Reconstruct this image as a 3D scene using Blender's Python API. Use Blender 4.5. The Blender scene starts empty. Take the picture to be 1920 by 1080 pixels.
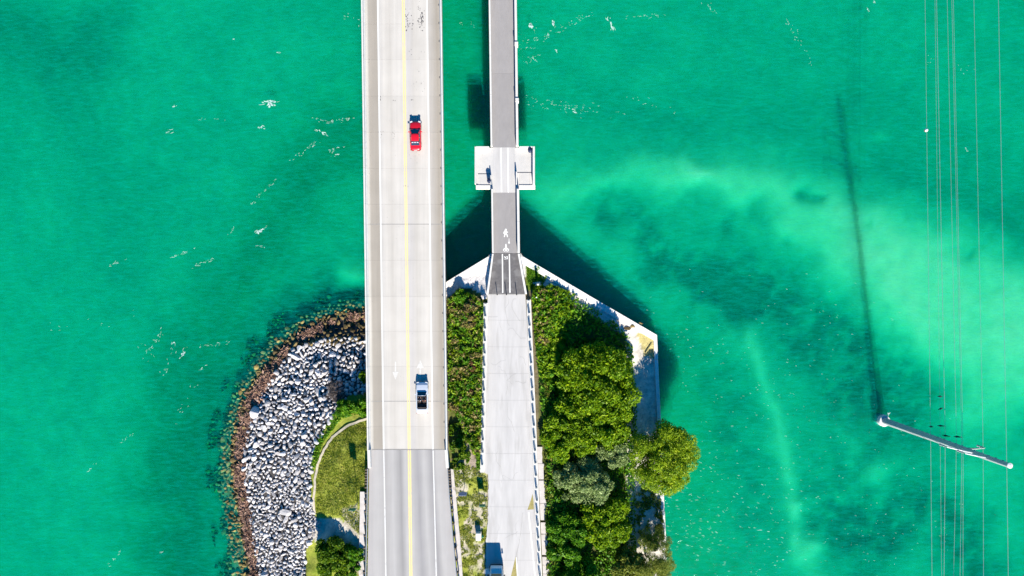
import bpy, bmesh, math, random
import numpy as np
from mathutils import Vector, Matrix
random.seed(7); RNG = np.random.default_rng(7)
sc = bpy.context.scene
COL = sc.collection

# ------------------------------------------------------------------ camera, sky, sun, exposure
H = 113.0            # camera height over the water, metres
F = 1280.0           # focal length in pixels of the 1920 wide photograph
cam = bpy.data.cameras.new('camera'); cam.lens = 24.0; cam.sensor_width = 36.0
cam.clip_start = 1.0; cam.clip_end = 9000.0
camo = bpy.data.objects.new('camera', cam); camo.location = (0, 0, H); COL.objects.link(camo); sc.camera = camo

SUN_EL = math.radians(29.0); SUN_AZ = math.radians(7.2)     # low sun from the bottom edge of the picture, a little to the right
sun_dir = Vector((math.sin(SUN_AZ)*math.cos(SUN_EL), -math.cos(SUN_AZ)*math.cos(SUN_EL), math.sin(SUN_EL)))
world = bpy.data.worlds.new('World'); sc.world = world; world.use_nodes = True
wn = world.node_tree.nodes; wl = world.node_tree.links
sky = wn.new('ShaderNodeTexSky'); sky.sky_type = 'NISHITA'; sky.sun_disc = False
sky.sun_elevation = SUN_EL; sky.sun_rotation = math.pi - SUN_AZ
sky.air_density = 1.0; sky.dust_density = 0.2; sky.ozone_density = 3.0
hs = wn.new('ShaderNodeHueSaturation'); hs.inputs['Saturation'].default_value = 2.0
wl.new(sky.outputs[0], hs.inputs['Color']); wl.new(hs.outputs[0], wn['Background'].inputs['Color'])
wn['Background'].inputs['Strength'].default_value = 0.066
sl = bpy.data.lights.new('sun', 'SUN'); sl.energy = 5.0; sl.angle = math.radians(0.55); sl.color = (1.0, 0.93, 0.80)
so = bpy.data.objects.new('sun', sl); so.rotation_euler = sun_dir.to_track_quat('Z', 'Y').to_euler(); so.location = sun_dir*300
COL.objects.link(so)
sc.view_settings.view_transform = 'Standard'; sc.view_settings.look = 'None'
sc.view_settings.gamma = 1.0; sc.view_settings.exposure = 1.2; sc.view_settings.use_curve_mapping = False
sc.render.engine = 'CYCLES'
sc.cycles.max_bounces = 6; sc.cycles.transparent_max_bounces = 12; sc.cycles.use_denoising = True
sc.cycles.sample_clamp_indirect = 4.0

# ------------------------------------------------------------------ helpers
def P(px, py, z=0.0):
    s = (H - z)/F
    return Vector(((px-960.0)*s, (540.0-py)*s, z))

def tag(o, label=None, cat=None, group=None, kind=None):
    if label: o['label'] = label
    if cat: o['category'] = cat
    if group: o['group'] = group
    if kind: o['kind'] = kind
    return o

def empty(name, loc, label=None, cat=None, group=None, rz=0.0):
    o = bpy.data.objects.new(name, None); o.location = loc; o.rotation_euler = (0, 0, rz); COL.objects.link(o)
    o.empty_display_size = 0.3
    return tag(o, label, cat, group)

def link(name, me, parent=None, loc=(0, 0, 0), rz=0.0):
    o = bpy.data.objects.new(name, me); o.location = loc; o.rotation_euler = (0, 0, rz); o.parent = parent
    COL.objects.link(o); return o

def setmat(me, mats):
    for m in (mats if isinstance(mats, (list, tuple)) else [mats]): me.materials.append(m)

class MB:
    """collects shapes, then links them as one mesh object"""
    def __init__(s): s.v = []; s.f = []; s.m = []; s.mi = 0
    def add(s, verts, faces):
        b = len(s.v); s.v += [tuple(v) for v in verts]; s.f += [tuple(b+i for i in f) for f in faces]; s.m += [s.mi]*len(faces)
        return s
    def box(s, c, d, rz=0.0, taper=1.0, rx=0.0):
        x, y, z = d[0]/2, d[1]/2, d[2]/2
        M = Matrix.Translation(c) @ Matrix.Rotation(rz, 4, 'Z') @ Matrix.Rotation(rx, 4, 'X')
        vs = [M @ Vector((sx*x*(taper if sz > 0 else 1), sy*y*(taper if sz > 0 else 1), sz*z)) for sz in (-1, 1) for sy in (-1, 1) for sx in (-1, 1)]
        return s.add(vs, [(0, 2, 3, 1), (4, 5, 7, 6), (0, 1, 5, 4), (2, 6, 7, 3), (0, 4, 6, 2), (1, 3, 7, 5)])
    def prism(s, top, z0):
        """top: list of Vectors (counter clockwise seen from above); sides go down to z0 (number or list)"""
        n = len(top); zz = z0 if isinstance(z0, (list, tuple)) else [z0]*n
        vs = [Vector(t) for t in top] + [Vector((t[0], t[1], zz[i])) for i, t in enumerate(top)]
        area = sum(top[i][0]*top[(i+1) % n][1]-top[(i+1) % n][0]*top[i][1] for i in range(n))
        fs = [tuple(range(n)), tuple(range(2*n-1, n-1, -1))] + [(i, n+i, n+(i+1) % n, (i+1) % n) for i in range(n)]
        if area < 0: fs = [f[::-1] for f in fs]
        return s.add(vs, fs)
    def tube(s, pts, rad, n=8, cap=True):
        pts = [Vector(p) for p in pts]; rad = rad if isinstance(rad, (list, tuple)) else [rad]*len(pts)
        vs = []; fs = []
        for i, p in enumerate(pts):
            d = (pts[min(i+1, len(pts)-1)]-pts[max(i-1, 0)]).normalized()
            a = d.orthogonal().normalized() if abs(d.z) > .95 else d.cross(Vector((0, 0, 1))).normalized()
            b = d.cross(a)
            vs += [p+(a*math.cos(t)+b*math.sin(t))*rad[i] for t in [2*math.pi*k/n for k in range(n)]]
        for i in range(len(pts)-1):
            fs += [(i*n+k, i*n+(k+1) % n, (i+1)*n+(k+1) % n, (i+1)*n+k) for k in range(n)]
        if cap: fs += [tuple(range(n-1, -1, -1)), tuple(range((len(pts)-1)*n, len(pts)*n))]
        return s.add(vs, fs)
    def lathe(s, c, prof, n=14):
        vs = []; fs = []
        for r, z in prof:
            vs += [Vector(c)+Vector((r*math.cos(2*math.pi*k/n), r*math.sin(2*math.pi*k/n), z)) for k in range(n)]
        for i in range(len(prof)-1):
            fs += [(i*n+k, i*n+(k+1) % n, (i+1)*n+(k+1) % n, (i+1)*n+k) for k in range(n)]
        fs += [tuple(range(n-1, -1, -1)), tuple(range((len(prof)-1)*n, len(prof)*n))]
        return s.add(vs, fs)
    def mesh(s, name, mats, org=(0, 0, 0), smooth=False):
        me = bpy.data.meshes.new(name); o = Vector(org)
        me.from_pydata([Vector(v)-o for v in s.v], [], s.f); setmat(me, mats)
        if max(s.m, default=0) > 0: me.polygons.foreach_set('material_index', s.m)
        if smooth: me.polygons.foreach_set('use_smooth', [True]*len(me.polygons))
        me.update(); return me
    def build(s, name, mats, parent=None, smooth=False, bevel=0.0):
        org = Vector((0, 0, 0)); p = parent; rootp = None
        while p is not None: rootp = p; p = p.parent
        if rootp is not None: org = rootp.location.copy()
        o = link(name, s.mesh(name, mats, org, smooth), parent)
        if bevel:
            b = o.modifiers.new('bevel', 'BEVEL'); b.width = bevel; b.segments = 2; b.limit_method = 'ANGLE'
        return o

def copy_tree(o, parent=None):
    c = o.copy(); COL.objects.link(c); c.parent = parent
    for ch in o.children: copy_tree(ch, c)
    return c

def vnoise(x, y, seed=0):
    """smooth value noise on numpy arrays, 0..1"""
    xi = np.floor(x).astype(np.int64); yi = np.floor(y).astype(np.int64); fx = x-xi; fy = y-yi
    fx = fx*fx*(3-2*fx); fy = fy*fy*(3-2*fy)
    def h(a, b):
        n = (a*374761393+b*668265263+seed*1442695041) & 0xffffffff
        n = ((n ^ (n >> 13))*1274126177) & 0xffffffff
        return ((n ^ (n >> 16)) & 0xffff)/65535.0
    return (h(xi, yi)*(1-fx)+h(xi+1, yi)*fx)*(1-fy)+(h(xi, yi+1)*(1-fx)+h(xi+1, yi+1)*fx)*fy
def fbm(x, y, seed=0, o=4):
    t = 0; a = .5; n = 0
    for i in range(o): t = t+a*vnoise(x, y, seed+i*17); n += a; a *= .5; x = x*2.03+11.3; y = y*2.03+5.7
    return t/n

def inpoly(px, py, poly):
    px = np.asarray(px, float); py = np.asarray(py, float); r = np.zeros(px.shape, bool); n = len(poly)
    for i in range(n):
        x1, y1 = poly[i]; x2, y2 = poly[(i+1) % n]
        if y1 == y2: continue
        c = ((y1 > py) != (y2 > py)) & (px < (x2-x1)*(py-y1)/(y2-y1)+x1); r ^= c
    return r
def dpoly(px, py, line, closed=False):
    px = np.asarray(px, float); py = np.asarray(py, float); d = np.full(px.shape, 1e9)
    for i in range(len(line)-(0 if closed else 1)):
        ax, ay = line[i][:2]; bx, by = line[(i+1) % len(line)][:2]; vx, vy = bx-ax, by-ay
        t = np.clip(((px-ax)*vx+(py-ay)*vy)/(vx*vx+vy*vy+1e-9), 0, 1)
        d = np.minimum(d, np.hypot(px-ax-t*vx, py-ay-t*vy))
    return d
def interp(line, t):
    """piecewise linear along list of (t, value...)"""
    if t <= line[0][0]: return line[0][1:]
    for a, b in zip(line[:-1], line[1:]):
        if t <= b[0]:
            k = (t-a[0])/(b[0]-a[0]); return tuple(p+(q-p)*k for p, q in zip(a[1:], b[1:]))
    return line[-1][1:]

# ------------------------------------------------------------------ materials
def newmat(name):
    m = bpy.data.materials.new(name); m.use_nodes = True
    return m, m.node_tree.nodes, m.node_tree.links, m.node_tree.nodes['Principled BSDF']
def simple(name, col, rough=.7, metal=0.0, var=.12, scale=3.0, bump=0.0, rand=0.0, spec=.3, coat=0.0, dirt=None, stretch=None):
    """procedural paint: two scales of noise on the colour, optional per object variation and grime"""
    m, n, l, b = newmat(name)
    b.inputs['Roughness'].default_value = rough; b.inputs['Metallic'].default_value = metal
    b.inputs['Specular IOR Level'].default_value = spec; b.inputs['Coat Weight'].default_value = coat
    g = n.new('ShaderNodeNewGeometry'); vec = g.outputs['Position']
    if stretch:
        mp = n.new('ShaderNodeMapping'); mp.inputs['Scale'].default_value = stretch; l.new(vec, mp.inputs['Vector']); vec = mp.outputs[0]
    a = n.new('ShaderNodeTexNoise'); a.inputs['Scale'].default_value = scale; a.inputs['Detail'].default_value = 6; a.inputs['Roughness'].default_value = .65
    l.new(vec, a.inputs['Vector'])
    r = n.new('ShaderNodeMapRange'); r.inputs['From Min'].default_value = .25; r.inputs['From Max'].default_value = .75
    r.inputs['To Min'].default_value = 1-var; r.inputs['To Max'].default_value = 1+var; l.new(a.outputs['Fac'], r.inputs['Value'])
    cur = r.outputs[0]
    if rand:
        oi = n.new('ShaderNodeObjectInfo'); r2 = n.new('ShaderNodeMapRange'); r2.inputs['To Min'].default_value = 1-rand; r2.inputs['To Max'].default_value = 1+rand
        l.new(oi.outputs['Random'], r2.inputs['Value']); mu = n.new('ShaderNodeMath'); mu.operation = 'MULTIPLY'
        l.new(cur, mu.inputs[0]); l.new(r2.outputs[0], mu.inputs[1]); cur = mu.outputs[0]
    mx = n.new('ShaderNodeVectorMath'); mx.operation = 'SCALE'; mx.inputs[0].default_value = col
    l.new(cur, mx.inputs['Scale']); out = mx.outputs[0]
    if dirt:
        d = n.new('ShaderNodeTexNoise'); d.inputs['Scale'].default_value = dirt[1]; d.inputs['Detail'].default_value = 8; l.new(vec, d.inputs['Vector'])
        rr = n.new('ShaderNodeValToRGB'); rr.color_ramp.elements[0].position = dirt[2]; rr.color_ramp.elements[1].position = dirt[2]+.12
        rr.color_ramp.elements[0].color = (0, 0, 0, 1); rr.color_ramp.elements[1].color = (dirt[3],)*3+(1,); l.new(d.outputs['Fac'], rr.inputs[0])
        mm = n.new('ShaderNodeMix'); mm.data_type = 'RGBA'; l.new(rr.outputs[0], mm.inputs[0]); l.new(out, mm.inputs[6]); mm.inputs[7].default_value = tuple(dirt[0])+(1,); out = mm.outputs[2]
    l.new(out, b.inputs['Base Color'])
    if bump:
        bp = n.new('ShaderNodeBump'); bp.inputs['Strength'].default_value = bump; bp.inputs['Distance'].default_value = .05
        l.new(a.outputs['Fac'], bp.inputs['Height']); l.new(bp.outputs[0], b.inputs['Normal'])
    return m

M = {}
M['concrete_white'] = simple('concrete_white', (.60, .585, .565), .8, var=.10, scale=1.3, bump=.3, rand=.04, dirt=((.33, .30, .26), .9, .62, .6))
M['concrete_side'] = simple('concrete_side', (.42, .41, .39), .85, var=.14, scale=1.5, bump=.3)
M['platform_concrete'] = simple('platform_concrete', (.50, .485, .475), .85, var=.08, scale=.9, bump=.25, rand=.03, dirt=((.28, .27, .26), 1.8, .66, .5))
M['old_pavement'] = simple('old_pavement', (.475, .46, .455), .85, var=.14, scale=.55, bump=.3, dirt=((.36, .345, .335), .8, .55, .5), stretch=(1.6, .22, 1))
M['dark_asphalt'] = simple('dark_asphalt', (.115, .110, .115), .9, var=.22, scale=2.2, bump=.4, dirt=((.19, .185, .19), .7, .52, .7))
M['trail_asphalt'] = simple('trail_asphalt', (.275, .262, .265), .9, var=.08, scale=1.6, bump=.3, rand=.03, dirt=((.36, .34, .33), .6, .63, .6), stretch=(1, .35, 1))
M['white_paint'] = simple('white_paint', (.74, .74, .73), .6, var=.07, scale=4, dirt=((.45, .44, .43), 1.6, .64, .5))
M['worn_white_paint'] = simple('worn_white_paint', (.585, .565, .54), .6, var=.08, scale=4, dirt=((.46, .45, .43), 3.0, .5, .8))
M['yellow_paint'] = simple('yellow_paint', (.82, .62, .24), .6, var=.1, scale=2.5, dirt=((.62, .52, .32), 1.2, .52, .7))
M['worn_line'] = simple('worn_line', (.64, .635, .63), .6, var=.08, scale=4, dirt=((.42, .41, .40), 1.6, .58, .6))
M['tar'] = simple('tar', (.10, .095, .10), .7, var=.3, scale=5)
M['joint'] = simple('joint', (.30, .29, .28), .8, var=.2, scale=3)
M['steel'] = simple('steel', (.42, .44, .46), .45, metal=.6, var=.1, scale=3)
M['dark_steel'] = simple('dark_steel', (.035, .038, .042), .5, var=.15, scale=4)
M['bin_blue'] = simple('bin_blue', (.012, .025, .075), .45, var=.15, scale=4)
M['timber'] = simple('timber', (.13, .10, .075), .8, var=.25, scale=4)
M['sign_green'] = simple('sign_green', (.01, .19, .11), .4, var=.08, scale=3)
M['sign_shade_blue'] = simple('sign_shade_blue', (.16, .20, .42), .45, var=.08, scale=3)  # bluish shade of the unlit panel face, put into its colour
M['sign_white'] = simple('sign_white', (.75, .76, .76), .4, var=.05, scale=3)
M['white_gloss'] = simple('white_gloss', (.72, .73, .74), .35, var=.04, scale=2, spec=.5)
M['rubber'] = simple('rubber', (.02, .02, .02), .8, var=.2, scale=6)
M['alloy'] = simple('alloy', (.5, .5, .52), .35, metal=.8, var=.08, scale=6)
M['red_paint'] = simple('red_paint', (.62, .008, .022), .3, var=.04, scale=2, spec=.5, coat=.6)
M['silver_paint'] = simple('silver_paint', (.62, .66, .74), .3, metal=.15, var=.03, scale=2, spec=.5, coat=.6)
M['car_glass'] = simple('car_glass', (.012, .022, .045), .12, var=.1, scale=2, spec=.7)
M['interior'] = simple('interior', (.022, .02, .024), .7, var=.2, scale=5)
M['seat_leather'] = simple('seat_leather', (.05, .04, .04), .6, var=.15, scale=5)
M['lamp_clear'] = simple('lamp_clear', (.7, .72, .75), .15, var=.05, scale=4, spec=.6)
M['lamp_red'] = simple('lamp_red', (.35, .01, .01), .2, var=.05, scale=4, spec=.6)
M['skin'] = simple('skin', (.50, .28, .20), .6, var=.06, scale=8)
M['shirt'] = simple('shirt', (.75, .74, .73), .8, var=.06, scale=8)
M['pink_shirt'] = simple('pink_shirt', (.55, .22, .17), .8, var=.06, scale=8)
M['hair'] = simple('hair', (.035, .025, .02), .7, var=.2, scale=12)
M['bark'] = simple('bark', (.15, .12, .09), .9, var=.3, scale=5, bump=.5)
M['feather'] = simple('feather', (.02, .02, .022), .7, var=.2, scale=12)
M['wire'] = simple('wire', (.42, .46, .45), .4, metal=.5, var=.05, scale=2)
M['marker_red'] = simple('marker_red', (.6, .05, .03), .4, var=.06, scale=3)
M['pole_concrete'] = simple('pole_concrete', (.36, .39, .41), .7, var=.1, scale=.8, bump=.2, dirt=((.25, .27, .3), 1.2, .6, .5))
M['insulator'] = simple('insulator', (.30, .33, .36), .3, var=.1, scale=4)
M['foam_and_glints'] = simple('foam_and_glints', (.66, .80, .80), .9, var=.08, scale=6)  # white of the foam, also used for the painted sun glints
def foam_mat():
    m = M['foam_and_glints']; n = m.node_tree.nodes; l = m.node_tree.links; b = n['Principled BSDF']; t = n.new('ShaderNodeBsdfTransparent'); x = n.new('ShaderNodeMixShader'); x.inputs[0].default_value = .3
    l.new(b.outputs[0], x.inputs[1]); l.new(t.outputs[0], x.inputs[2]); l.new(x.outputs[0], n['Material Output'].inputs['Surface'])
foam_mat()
M['seaweed'] = simple('seaweed', (.215, .115, .078), .9, var=.4, scale=1.6, bump=.4)

def stone_mat(name, a, b_, rand_scale=1.0):
    m, n, l, b = newmat(name); b.inputs['Roughness'].default_value = .9; b.inputs['Specular IOR Level'].default_value = .2
    g = n.new('ShaderNodeNewGeometry'); oi = n.new('ShaderNodeObjectInfo')
    ad = n.new('ShaderNodeMath'); ad.operation = 'ADD'; l.new(g.outputs['Random Per Island'], ad.inputs[0]); l.new(oi.outputs['Random'], ad.inputs[1])
    fr = n.new('ShaderNodeMath'); fr.operation = 'FRACT'; l.new(ad.outputs[0], fr.inputs[0])
    t = n.new('ShaderNodeTexNoise'); t.inputs['Scale'].default_value = 3.5; t.inputs['Detail'].default_value = 7; l.new(g.outputs['Position'], t.inputs['Vector'])
    mi = n.new('ShaderNodeMath'); mi.operation = 'MULTIPLY_ADD'; l.new(t.outputs['Fac'], mi.inputs[0]); mi.inputs[1].default_value = .7; mi.inputs[2].default_value = -.25
    a2 = n.new('ShaderNodeMath'); a2.operation = 'MULTIPLY_ADD'; l.new(fr.outputs[0], a2.inputs[0]); a2.inputs[1].default_value = .8; l.new(mi.outputs[0], a2.inputs[2])
    r = n.new('ShaderNodeValToRGB'); r.color_ramp.elements[0].color = tuple(a)+(1,); r.color_ramp.elements[1].color = tuple(b_)+(1,)
    l.new(a2.outputs[0], r.inputs[0]); l.new(r.outputs[0], b.inputs['Base Color'])
    bp = n.new('ShaderNodeBump'); bp.inputs['Strength'].default_value = .5; bp.inputs['Distance'].default_value = .08
    l.new(t.outputs['Fac'], bp.inputs['Height']); l.new(bp.outputs[0], b.inputs['Normal'])
    return m
M['limestone'] = stone_mat('limestone', (.29, .275, .28), (.68, .655, .665))
M['wet_rock'] = stone_mat('wet_rock', (.03, .022, .012), (.26, .19, .08))
M['reef_rock'] = stone_mat('reef_rock', (.045, .038, .014), (.33, .26, .09))

def leaf_mat(name, cols, trans=.42, rough=.55):
    m, n, l, b = newmat(name); out = n['Material Output']
    g = n.new('ShaderNodeNewGeometry')
    r = n.new('ShaderNodeValToRGB'); e = r.color_ramp.elements
    e[0].position = 0; e[0].color = tuple(cols[0])+(1,); e[1].position = 1; e[1].color = tuple(cols[-1])+(1,)
    for i, c in enumerate(cols[1:-1]): k = e.new((i+1)/(len(cols)-1)); k.color = tuple(c)+(1,)
    t = n.new('ShaderNodeTexNoise'); t.inputs['Scale'].default_value = .9; t.inputs['Detail'].default_value = 3; l.new(g.outputs['Position'], t.inputs['Vector'])
    mi = n.new('ShaderNodeMath'); mi.operation = 'MULTIPLY_ADD'; l.new(t.outputs['Fac'], mi.inputs[0]); mi.inputs[1].default_value = 1.1; mi.inputs[2].default_value = -.4
    a2 = n.new('ShaderNodeMath'); a2.operation = 'MULTIPLY_ADD'; l.new(g.outputs['Random Per Island'], a2.inputs[0]); a2.inputs[1].default_value = .7; l.new(mi.outputs[0], a2.inputs[2])
    l.new(a2.outputs[0], r.inputs[0]); l.new(r.outputs[0], b.inputs['Base Color']); b.inputs['Roughness'].default_value = rough; b.inputs['Specular IOR Level'].default_value = .25
    tr = n.new('ShaderNodeBsdfTranslucent'); l.new(r.outputs[0], tr.inputs['Color'])
    mx = n.new('ShaderNodeMixShader'); mx.inputs[0].default_value = trans; l.new(b.outputs[0], mx.inputs[1]); l.new(tr.outputs[0], mx.inputs[2]); l.new(mx.outputs[0], out.inputs['Surface'])
    return m
M['leaf_yellow'] = leaf_mat('leaf_yellow', [(.05, .13, .004), (.18, .33, .006), (.40, .52, .010)])
M['leaf_green'] = leaf_mat('leaf_green', [(.03, .13, .006), (.10, .28, .010), (.24, .42, .014)])
M['leaf_grey'] = leaf_mat('leaf_grey', [(.13, .21, .06), (.28, .38, .13), (.48, .56, .27)])
M['leaf_pine'] = leaf_mat('leaf_pine', [(.08, .17, .006), (.25, .39, .010), (.48, .56, .016)])
M['leaf_olive'] = leaf_mat('leaf_olive', [(.08, .12, .014), (.22, .27, .03), (.40, .41, .08)])
M['leaf_brown'] = leaf_mat('leaf_brown', [(.14, .11, .03), (.34, .27, .09), (.55, .45, .19)])
M['leaf_red'] = leaf_mat('leaf_red', [(.12, .055, .025), (.26, .13, .06), (.36, .21, .10)])
M['leaf_dark'] = leaf_mat('leaf_dark', [(.03, .09, .004), (.10, .21, .006), (.26, .36, .010)])
M['twig'] = leaf_mat('twig', [(.07, .055, .05), (.14, .11, .10), (.22, .18, .17)], .1)
M['grass_blade'] = leaf_mat('grass_blade', [(.10, .18, .008), (.29, .34, .02), (.56, .52, .14)])
M['grass_fresh'] = leaf_mat('grass_fresh', [(.04, .16, .006), (.12, .30, .010), (.28, .42, .02)])

def ground_mat():
    m, n, l, b = newmat('island_soil'); b.inputs['Roughness'].default_value = .95; b.inputs['Specular IOR Level'].default_value = .1
    at = n.new('ShaderNodeAttribute'); at.attribute_name = 'gc'; g = n.new('ShaderNodeNewGeometry')
    t = n.new('ShaderNodeTexNoise'); t.inputs['Scale'].default_value = 1.8; t.inputs['Detail'].default_value = 9; t.inputs['Roughness'].default_value = .72; l.new(g.outputs['Position'], t.inputs['Vector'])
    r = n.new('ShaderNodeMapRange'); r.inputs['From Min'].default_value = .3; r.inputs['From Max'].default_value = .7; r.inputs['To Min'].default_value = .62; r.inputs['To Max'].default_value = 1.35
    l.new(t.outputs['Fac'], r.inputs['Value']); v = n.new('ShaderNodeVectorMath'); v.operation = 'SCALE'; l.new(at.outputs['Color'], v.inputs[0]); l.new(r.outputs[0], v.inputs['Scale'])
    l.new(v.outputs[0], b.inputs['Base Color'])
    bp = n.new('ShaderNodeBump'); bp.inputs['Strength'].default_value = .7; bp.inputs['Distance'].default_value = .15; l.new(t.outputs['Fac'], bp.inputs['Height']); l.new(bp.outputs[0], b.inputs['Normal'])
    return m
M['soil'] = ground_mat()

def bed_mat():
    m, n, l, b = newmat('seabed'); b.inputs['Roughness'].default_value = 1; b.inputs['Specular IOR Level'].default_value = 0
    at = n.new('ShaderNodeAttribute'); at.attribute_name = 'gc'; g = n.new('ShaderNodeNewGeometry')
    t = n.new('ShaderNodeTexNoise'); t.inputs['Scale'].default_value = .45; t.inputs['Detail'].default_value = 8; t.inputs['Roughness'].default_value = .6; l.new(g.outputs['Position'], t.inputs['Vector'])
    r = n.new('ShaderNodeMapRange'); r.inputs['From Min'].default_value = .3; r.inputs['From Max'].default_value = .7; r.inputs['To Min'].default_value = .93; r.inputs['To Max'].default_value = 1.07
    l.new(t.outputs['Fac'], r.inputs['Value']); v = n.new('ShaderNodeVectorMath'); v.operation = 'SCALE'; l.new(at.outputs['Color'], v.inputs[0]); l.new(r.outputs[0], v.inputs['Scale'])
    l.new(v.outputs[0], b.inputs['Base Color'])
    b.inputs['Subsurface Weight'].default_value = 1.0; b.inputs['Subsurface Radius'].default_value = (8, 8, 8); b.inputs['Subsurface Scale'].default_value = 1.0
    return m
M['seabed'] = bed_mat()

def water_mat():
    m, n, l, b = newmat('sea_water'); out = n['Material Output']; n.remove(b)
    g = n.new('ShaderNodeNewGeometry')
    mp = n.new('ShaderNodeMapping'); mp.inputs['Rotation'].default_value = (0, 0, math.radians(-28)); mp.inputs['Scale'].default_value = (.42, 1.7, 1); l.new(g.outputs['Position'], mp.inputs['Vector'])
    t1 = n.new('ShaderNodeTexNoise'); t1.inputs['Scale'].default_value = .9; t1.inputs['Detail'].default_value = 7; t1.inputs['Roughness'].default_value = .68; l.new(mp.outputs[0], t1.inputs['Vector'])
    bp = n.new('ShaderNodeBump'); bp.inputs['Strength'].default_value = 1.0; bp.inputs['Distance'].default_value = .12; l.new(t1.outputs['Fac'], bp.inputs['Height'])
    t2 = n.new('ShaderNodeTexNoise'); t2.inputs['Scale'].default_value = 1.3; t2.inputs['Detail'].default_value = 8; t2.inputs['Roughness'].default_value = .7; l.new(mp.outputs[0], t2.inputs['Vector'])
    r2 = n.new('ShaderNodeMapRange'); r2.inputs['From Min'].default_value = .42; r2.inputs['From Max'].default_value = .72; r2.inputs['To Min'].default_value = .03; r2.inputs['To Max'].default_value = .30; l.new(t2.outputs['Fac'], r2.inputs['Value'])  # pale streaks in the surface colour imitate ripple glint and shading
    tr = n.new('ShaderNodeBsdfTransparent')
    df = n.new('ShaderNodeBsdfDiffuse'); df.inputs['Color'].default_value = (0.0, .40, .34, 1); l.new(bp.outputs[0], df.inputs['Normal'])
    m1 = n.new('ShaderNodeMixShader'); l.new(r2.outputs[0], m1.inputs[0]); l.new(tr.outputs[0], m1.inputs[1]); l.new(df.outputs[0], m1.inputs[2])
    gl = n.new('ShaderNodeBsdfGlossy'); gl.inputs['Roughness'].default_value = .12; l.new(bp.outputs[0], gl.inputs['Normal'])
    fr = n.new('ShaderNodeFresnel'); fr.inputs['IOR'].default_value = 1.333; l.new(bp.outputs[0], fr.inputs['Normal'])
    inv = n.new('ShaderNodeMath'); inv.operation = 'SUBTRACT'; inv.inputs[0].default_value = 1.0; l.new(g.outputs['Backfacing'], inv.inputs[1])
    fm = n.new('ShaderNodeMath'); fm.operation = 'MULTIPLY'; l.new(fr.outputs[0], fm.inputs[0]); l.new(inv.outputs[0], fm.inputs[1])   # rays from below pass unrefracted, so no total reflection
    m2 = n.new('ShaderNodeMixShader'); l.new(fm.outputs[0], m2.inputs[0]); l.new(m1.outputs[0], m2.inputs[1]); l.new(gl.outputs[0], m2.inputs[2])
    l.new(m2.outputs[0], out.inputs['Surface'])
    va = n.new('ShaderNodeVolumeAbsorption'); va.inputs['Color'].default_value = (0.0, .878, .805, 1); va.inputs['Density'].default_value = 1.85
    l.new(va.outputs[0], out.inputs['Volume']); return m
M['water'] = water_mat()

def across_mat(name, stops, var=.085, dirt=None, grain=(3, .12, 1), bump=.2):
    """paving whose wear runs along the traffic: colour by the attribute u (0 left edge, 1 right edge) times stretched noise"""
    m, n, l, b = newmat(name); b.inputs['Roughness'].default_value = .85; b.inputs['Specular IOR Level'].default_value = .2
    at = n.new('ShaderNodeAttribute'); at.attribute_name = 'u'; r = n.new('ShaderNodeValToRGB'); e = r.color_ramp.elements
    e[0].position = stops[0][0]; e[0].color = tuple(stops[0][1])+(1,); e[1].position = stops[-1][0]; e[1].color = tuple(stops[-1][1])+(1,)
    for p_, c in stops[1:-1]: k = e.new(p_); k.color = tuple(c)+(1,)
    g = n.new('ShaderNodeNewGeometry'); mp = n.new('ShaderNodeMapping'); mp.inputs['Scale'].default_value = grain; l.new(g.outputs['Position'], mp.inputs['Vector'])
    t = n.new('ShaderNodeTexNoise'); t.inputs['Scale'].default_value = .8; t.inputs['Detail'].default_value = 7; l.new(mp.outputs[0], t.inputs['Vector'])
    t3 = n.new('ShaderNodeTexNoise'); t3.inputs['Scale'].default_value = .35; t3.inputs['Detail'].default_value = 6; l.new(g.outputs['Position'], t3.inputs['Vector'])
    av = n.new('ShaderNodeMath'); av.operation = 'ADD'; l.new(t.outputs['Fac'], av.inputs[0]); l.new(t3.outputs['Fac'], av.inputs[1])
    oi = n.new('ShaderNodeObjectInfo'); ma = n.new('ShaderNodeMath'); ma.operation = 'MULTIPLY_ADD'; l.new(oi.outputs['Random'], ma.inputs[0]); ma.inputs[1].default_value = .25; l.new(av.outputs[0], ma.inputs[2])
    rr = n.new('ShaderNodeMapRange'); rr.inputs['From Min'].default_value = .75; rr.inputs['From Max'].default_value = 1.5; rr.inputs['To Min'].default_value = 1-var; rr.inputs['To Max'].default_value = 1+var; l.new(ma.outputs[0], rr.inputs['Value'])
    l.new(at.outputs['Fac'], r.inputs[0]); v = n.new('ShaderNodeVectorMath'); v.operation = 'SCALE'; l.new(r.outputs[0], v.inputs[0]); l.new(rr.outputs[0], v.inputs['Scale'])
    l.new(v.outputs[0], b.inputs['Base Color'])
    bp = n.new('ShaderNodeBump'); bp.inputs['Strength'].default_value = bump; bp.inputs['Distance'].default_value = .03; l.new(t.outputs['Fac'], bp.inputs['Height']); l.new(bp.outputs[0], b.inputs['Normal'])
    return m
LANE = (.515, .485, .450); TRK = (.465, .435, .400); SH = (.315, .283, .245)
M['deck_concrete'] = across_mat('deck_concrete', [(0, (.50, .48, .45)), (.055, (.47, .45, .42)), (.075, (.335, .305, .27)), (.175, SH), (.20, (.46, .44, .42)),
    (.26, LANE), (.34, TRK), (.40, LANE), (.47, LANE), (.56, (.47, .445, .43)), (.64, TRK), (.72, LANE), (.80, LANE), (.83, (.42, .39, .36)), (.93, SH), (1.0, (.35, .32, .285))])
A1 = (.35, .335, .33); A2 = (.405, .39, .385); A3 = (.27, .26, .26)
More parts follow.
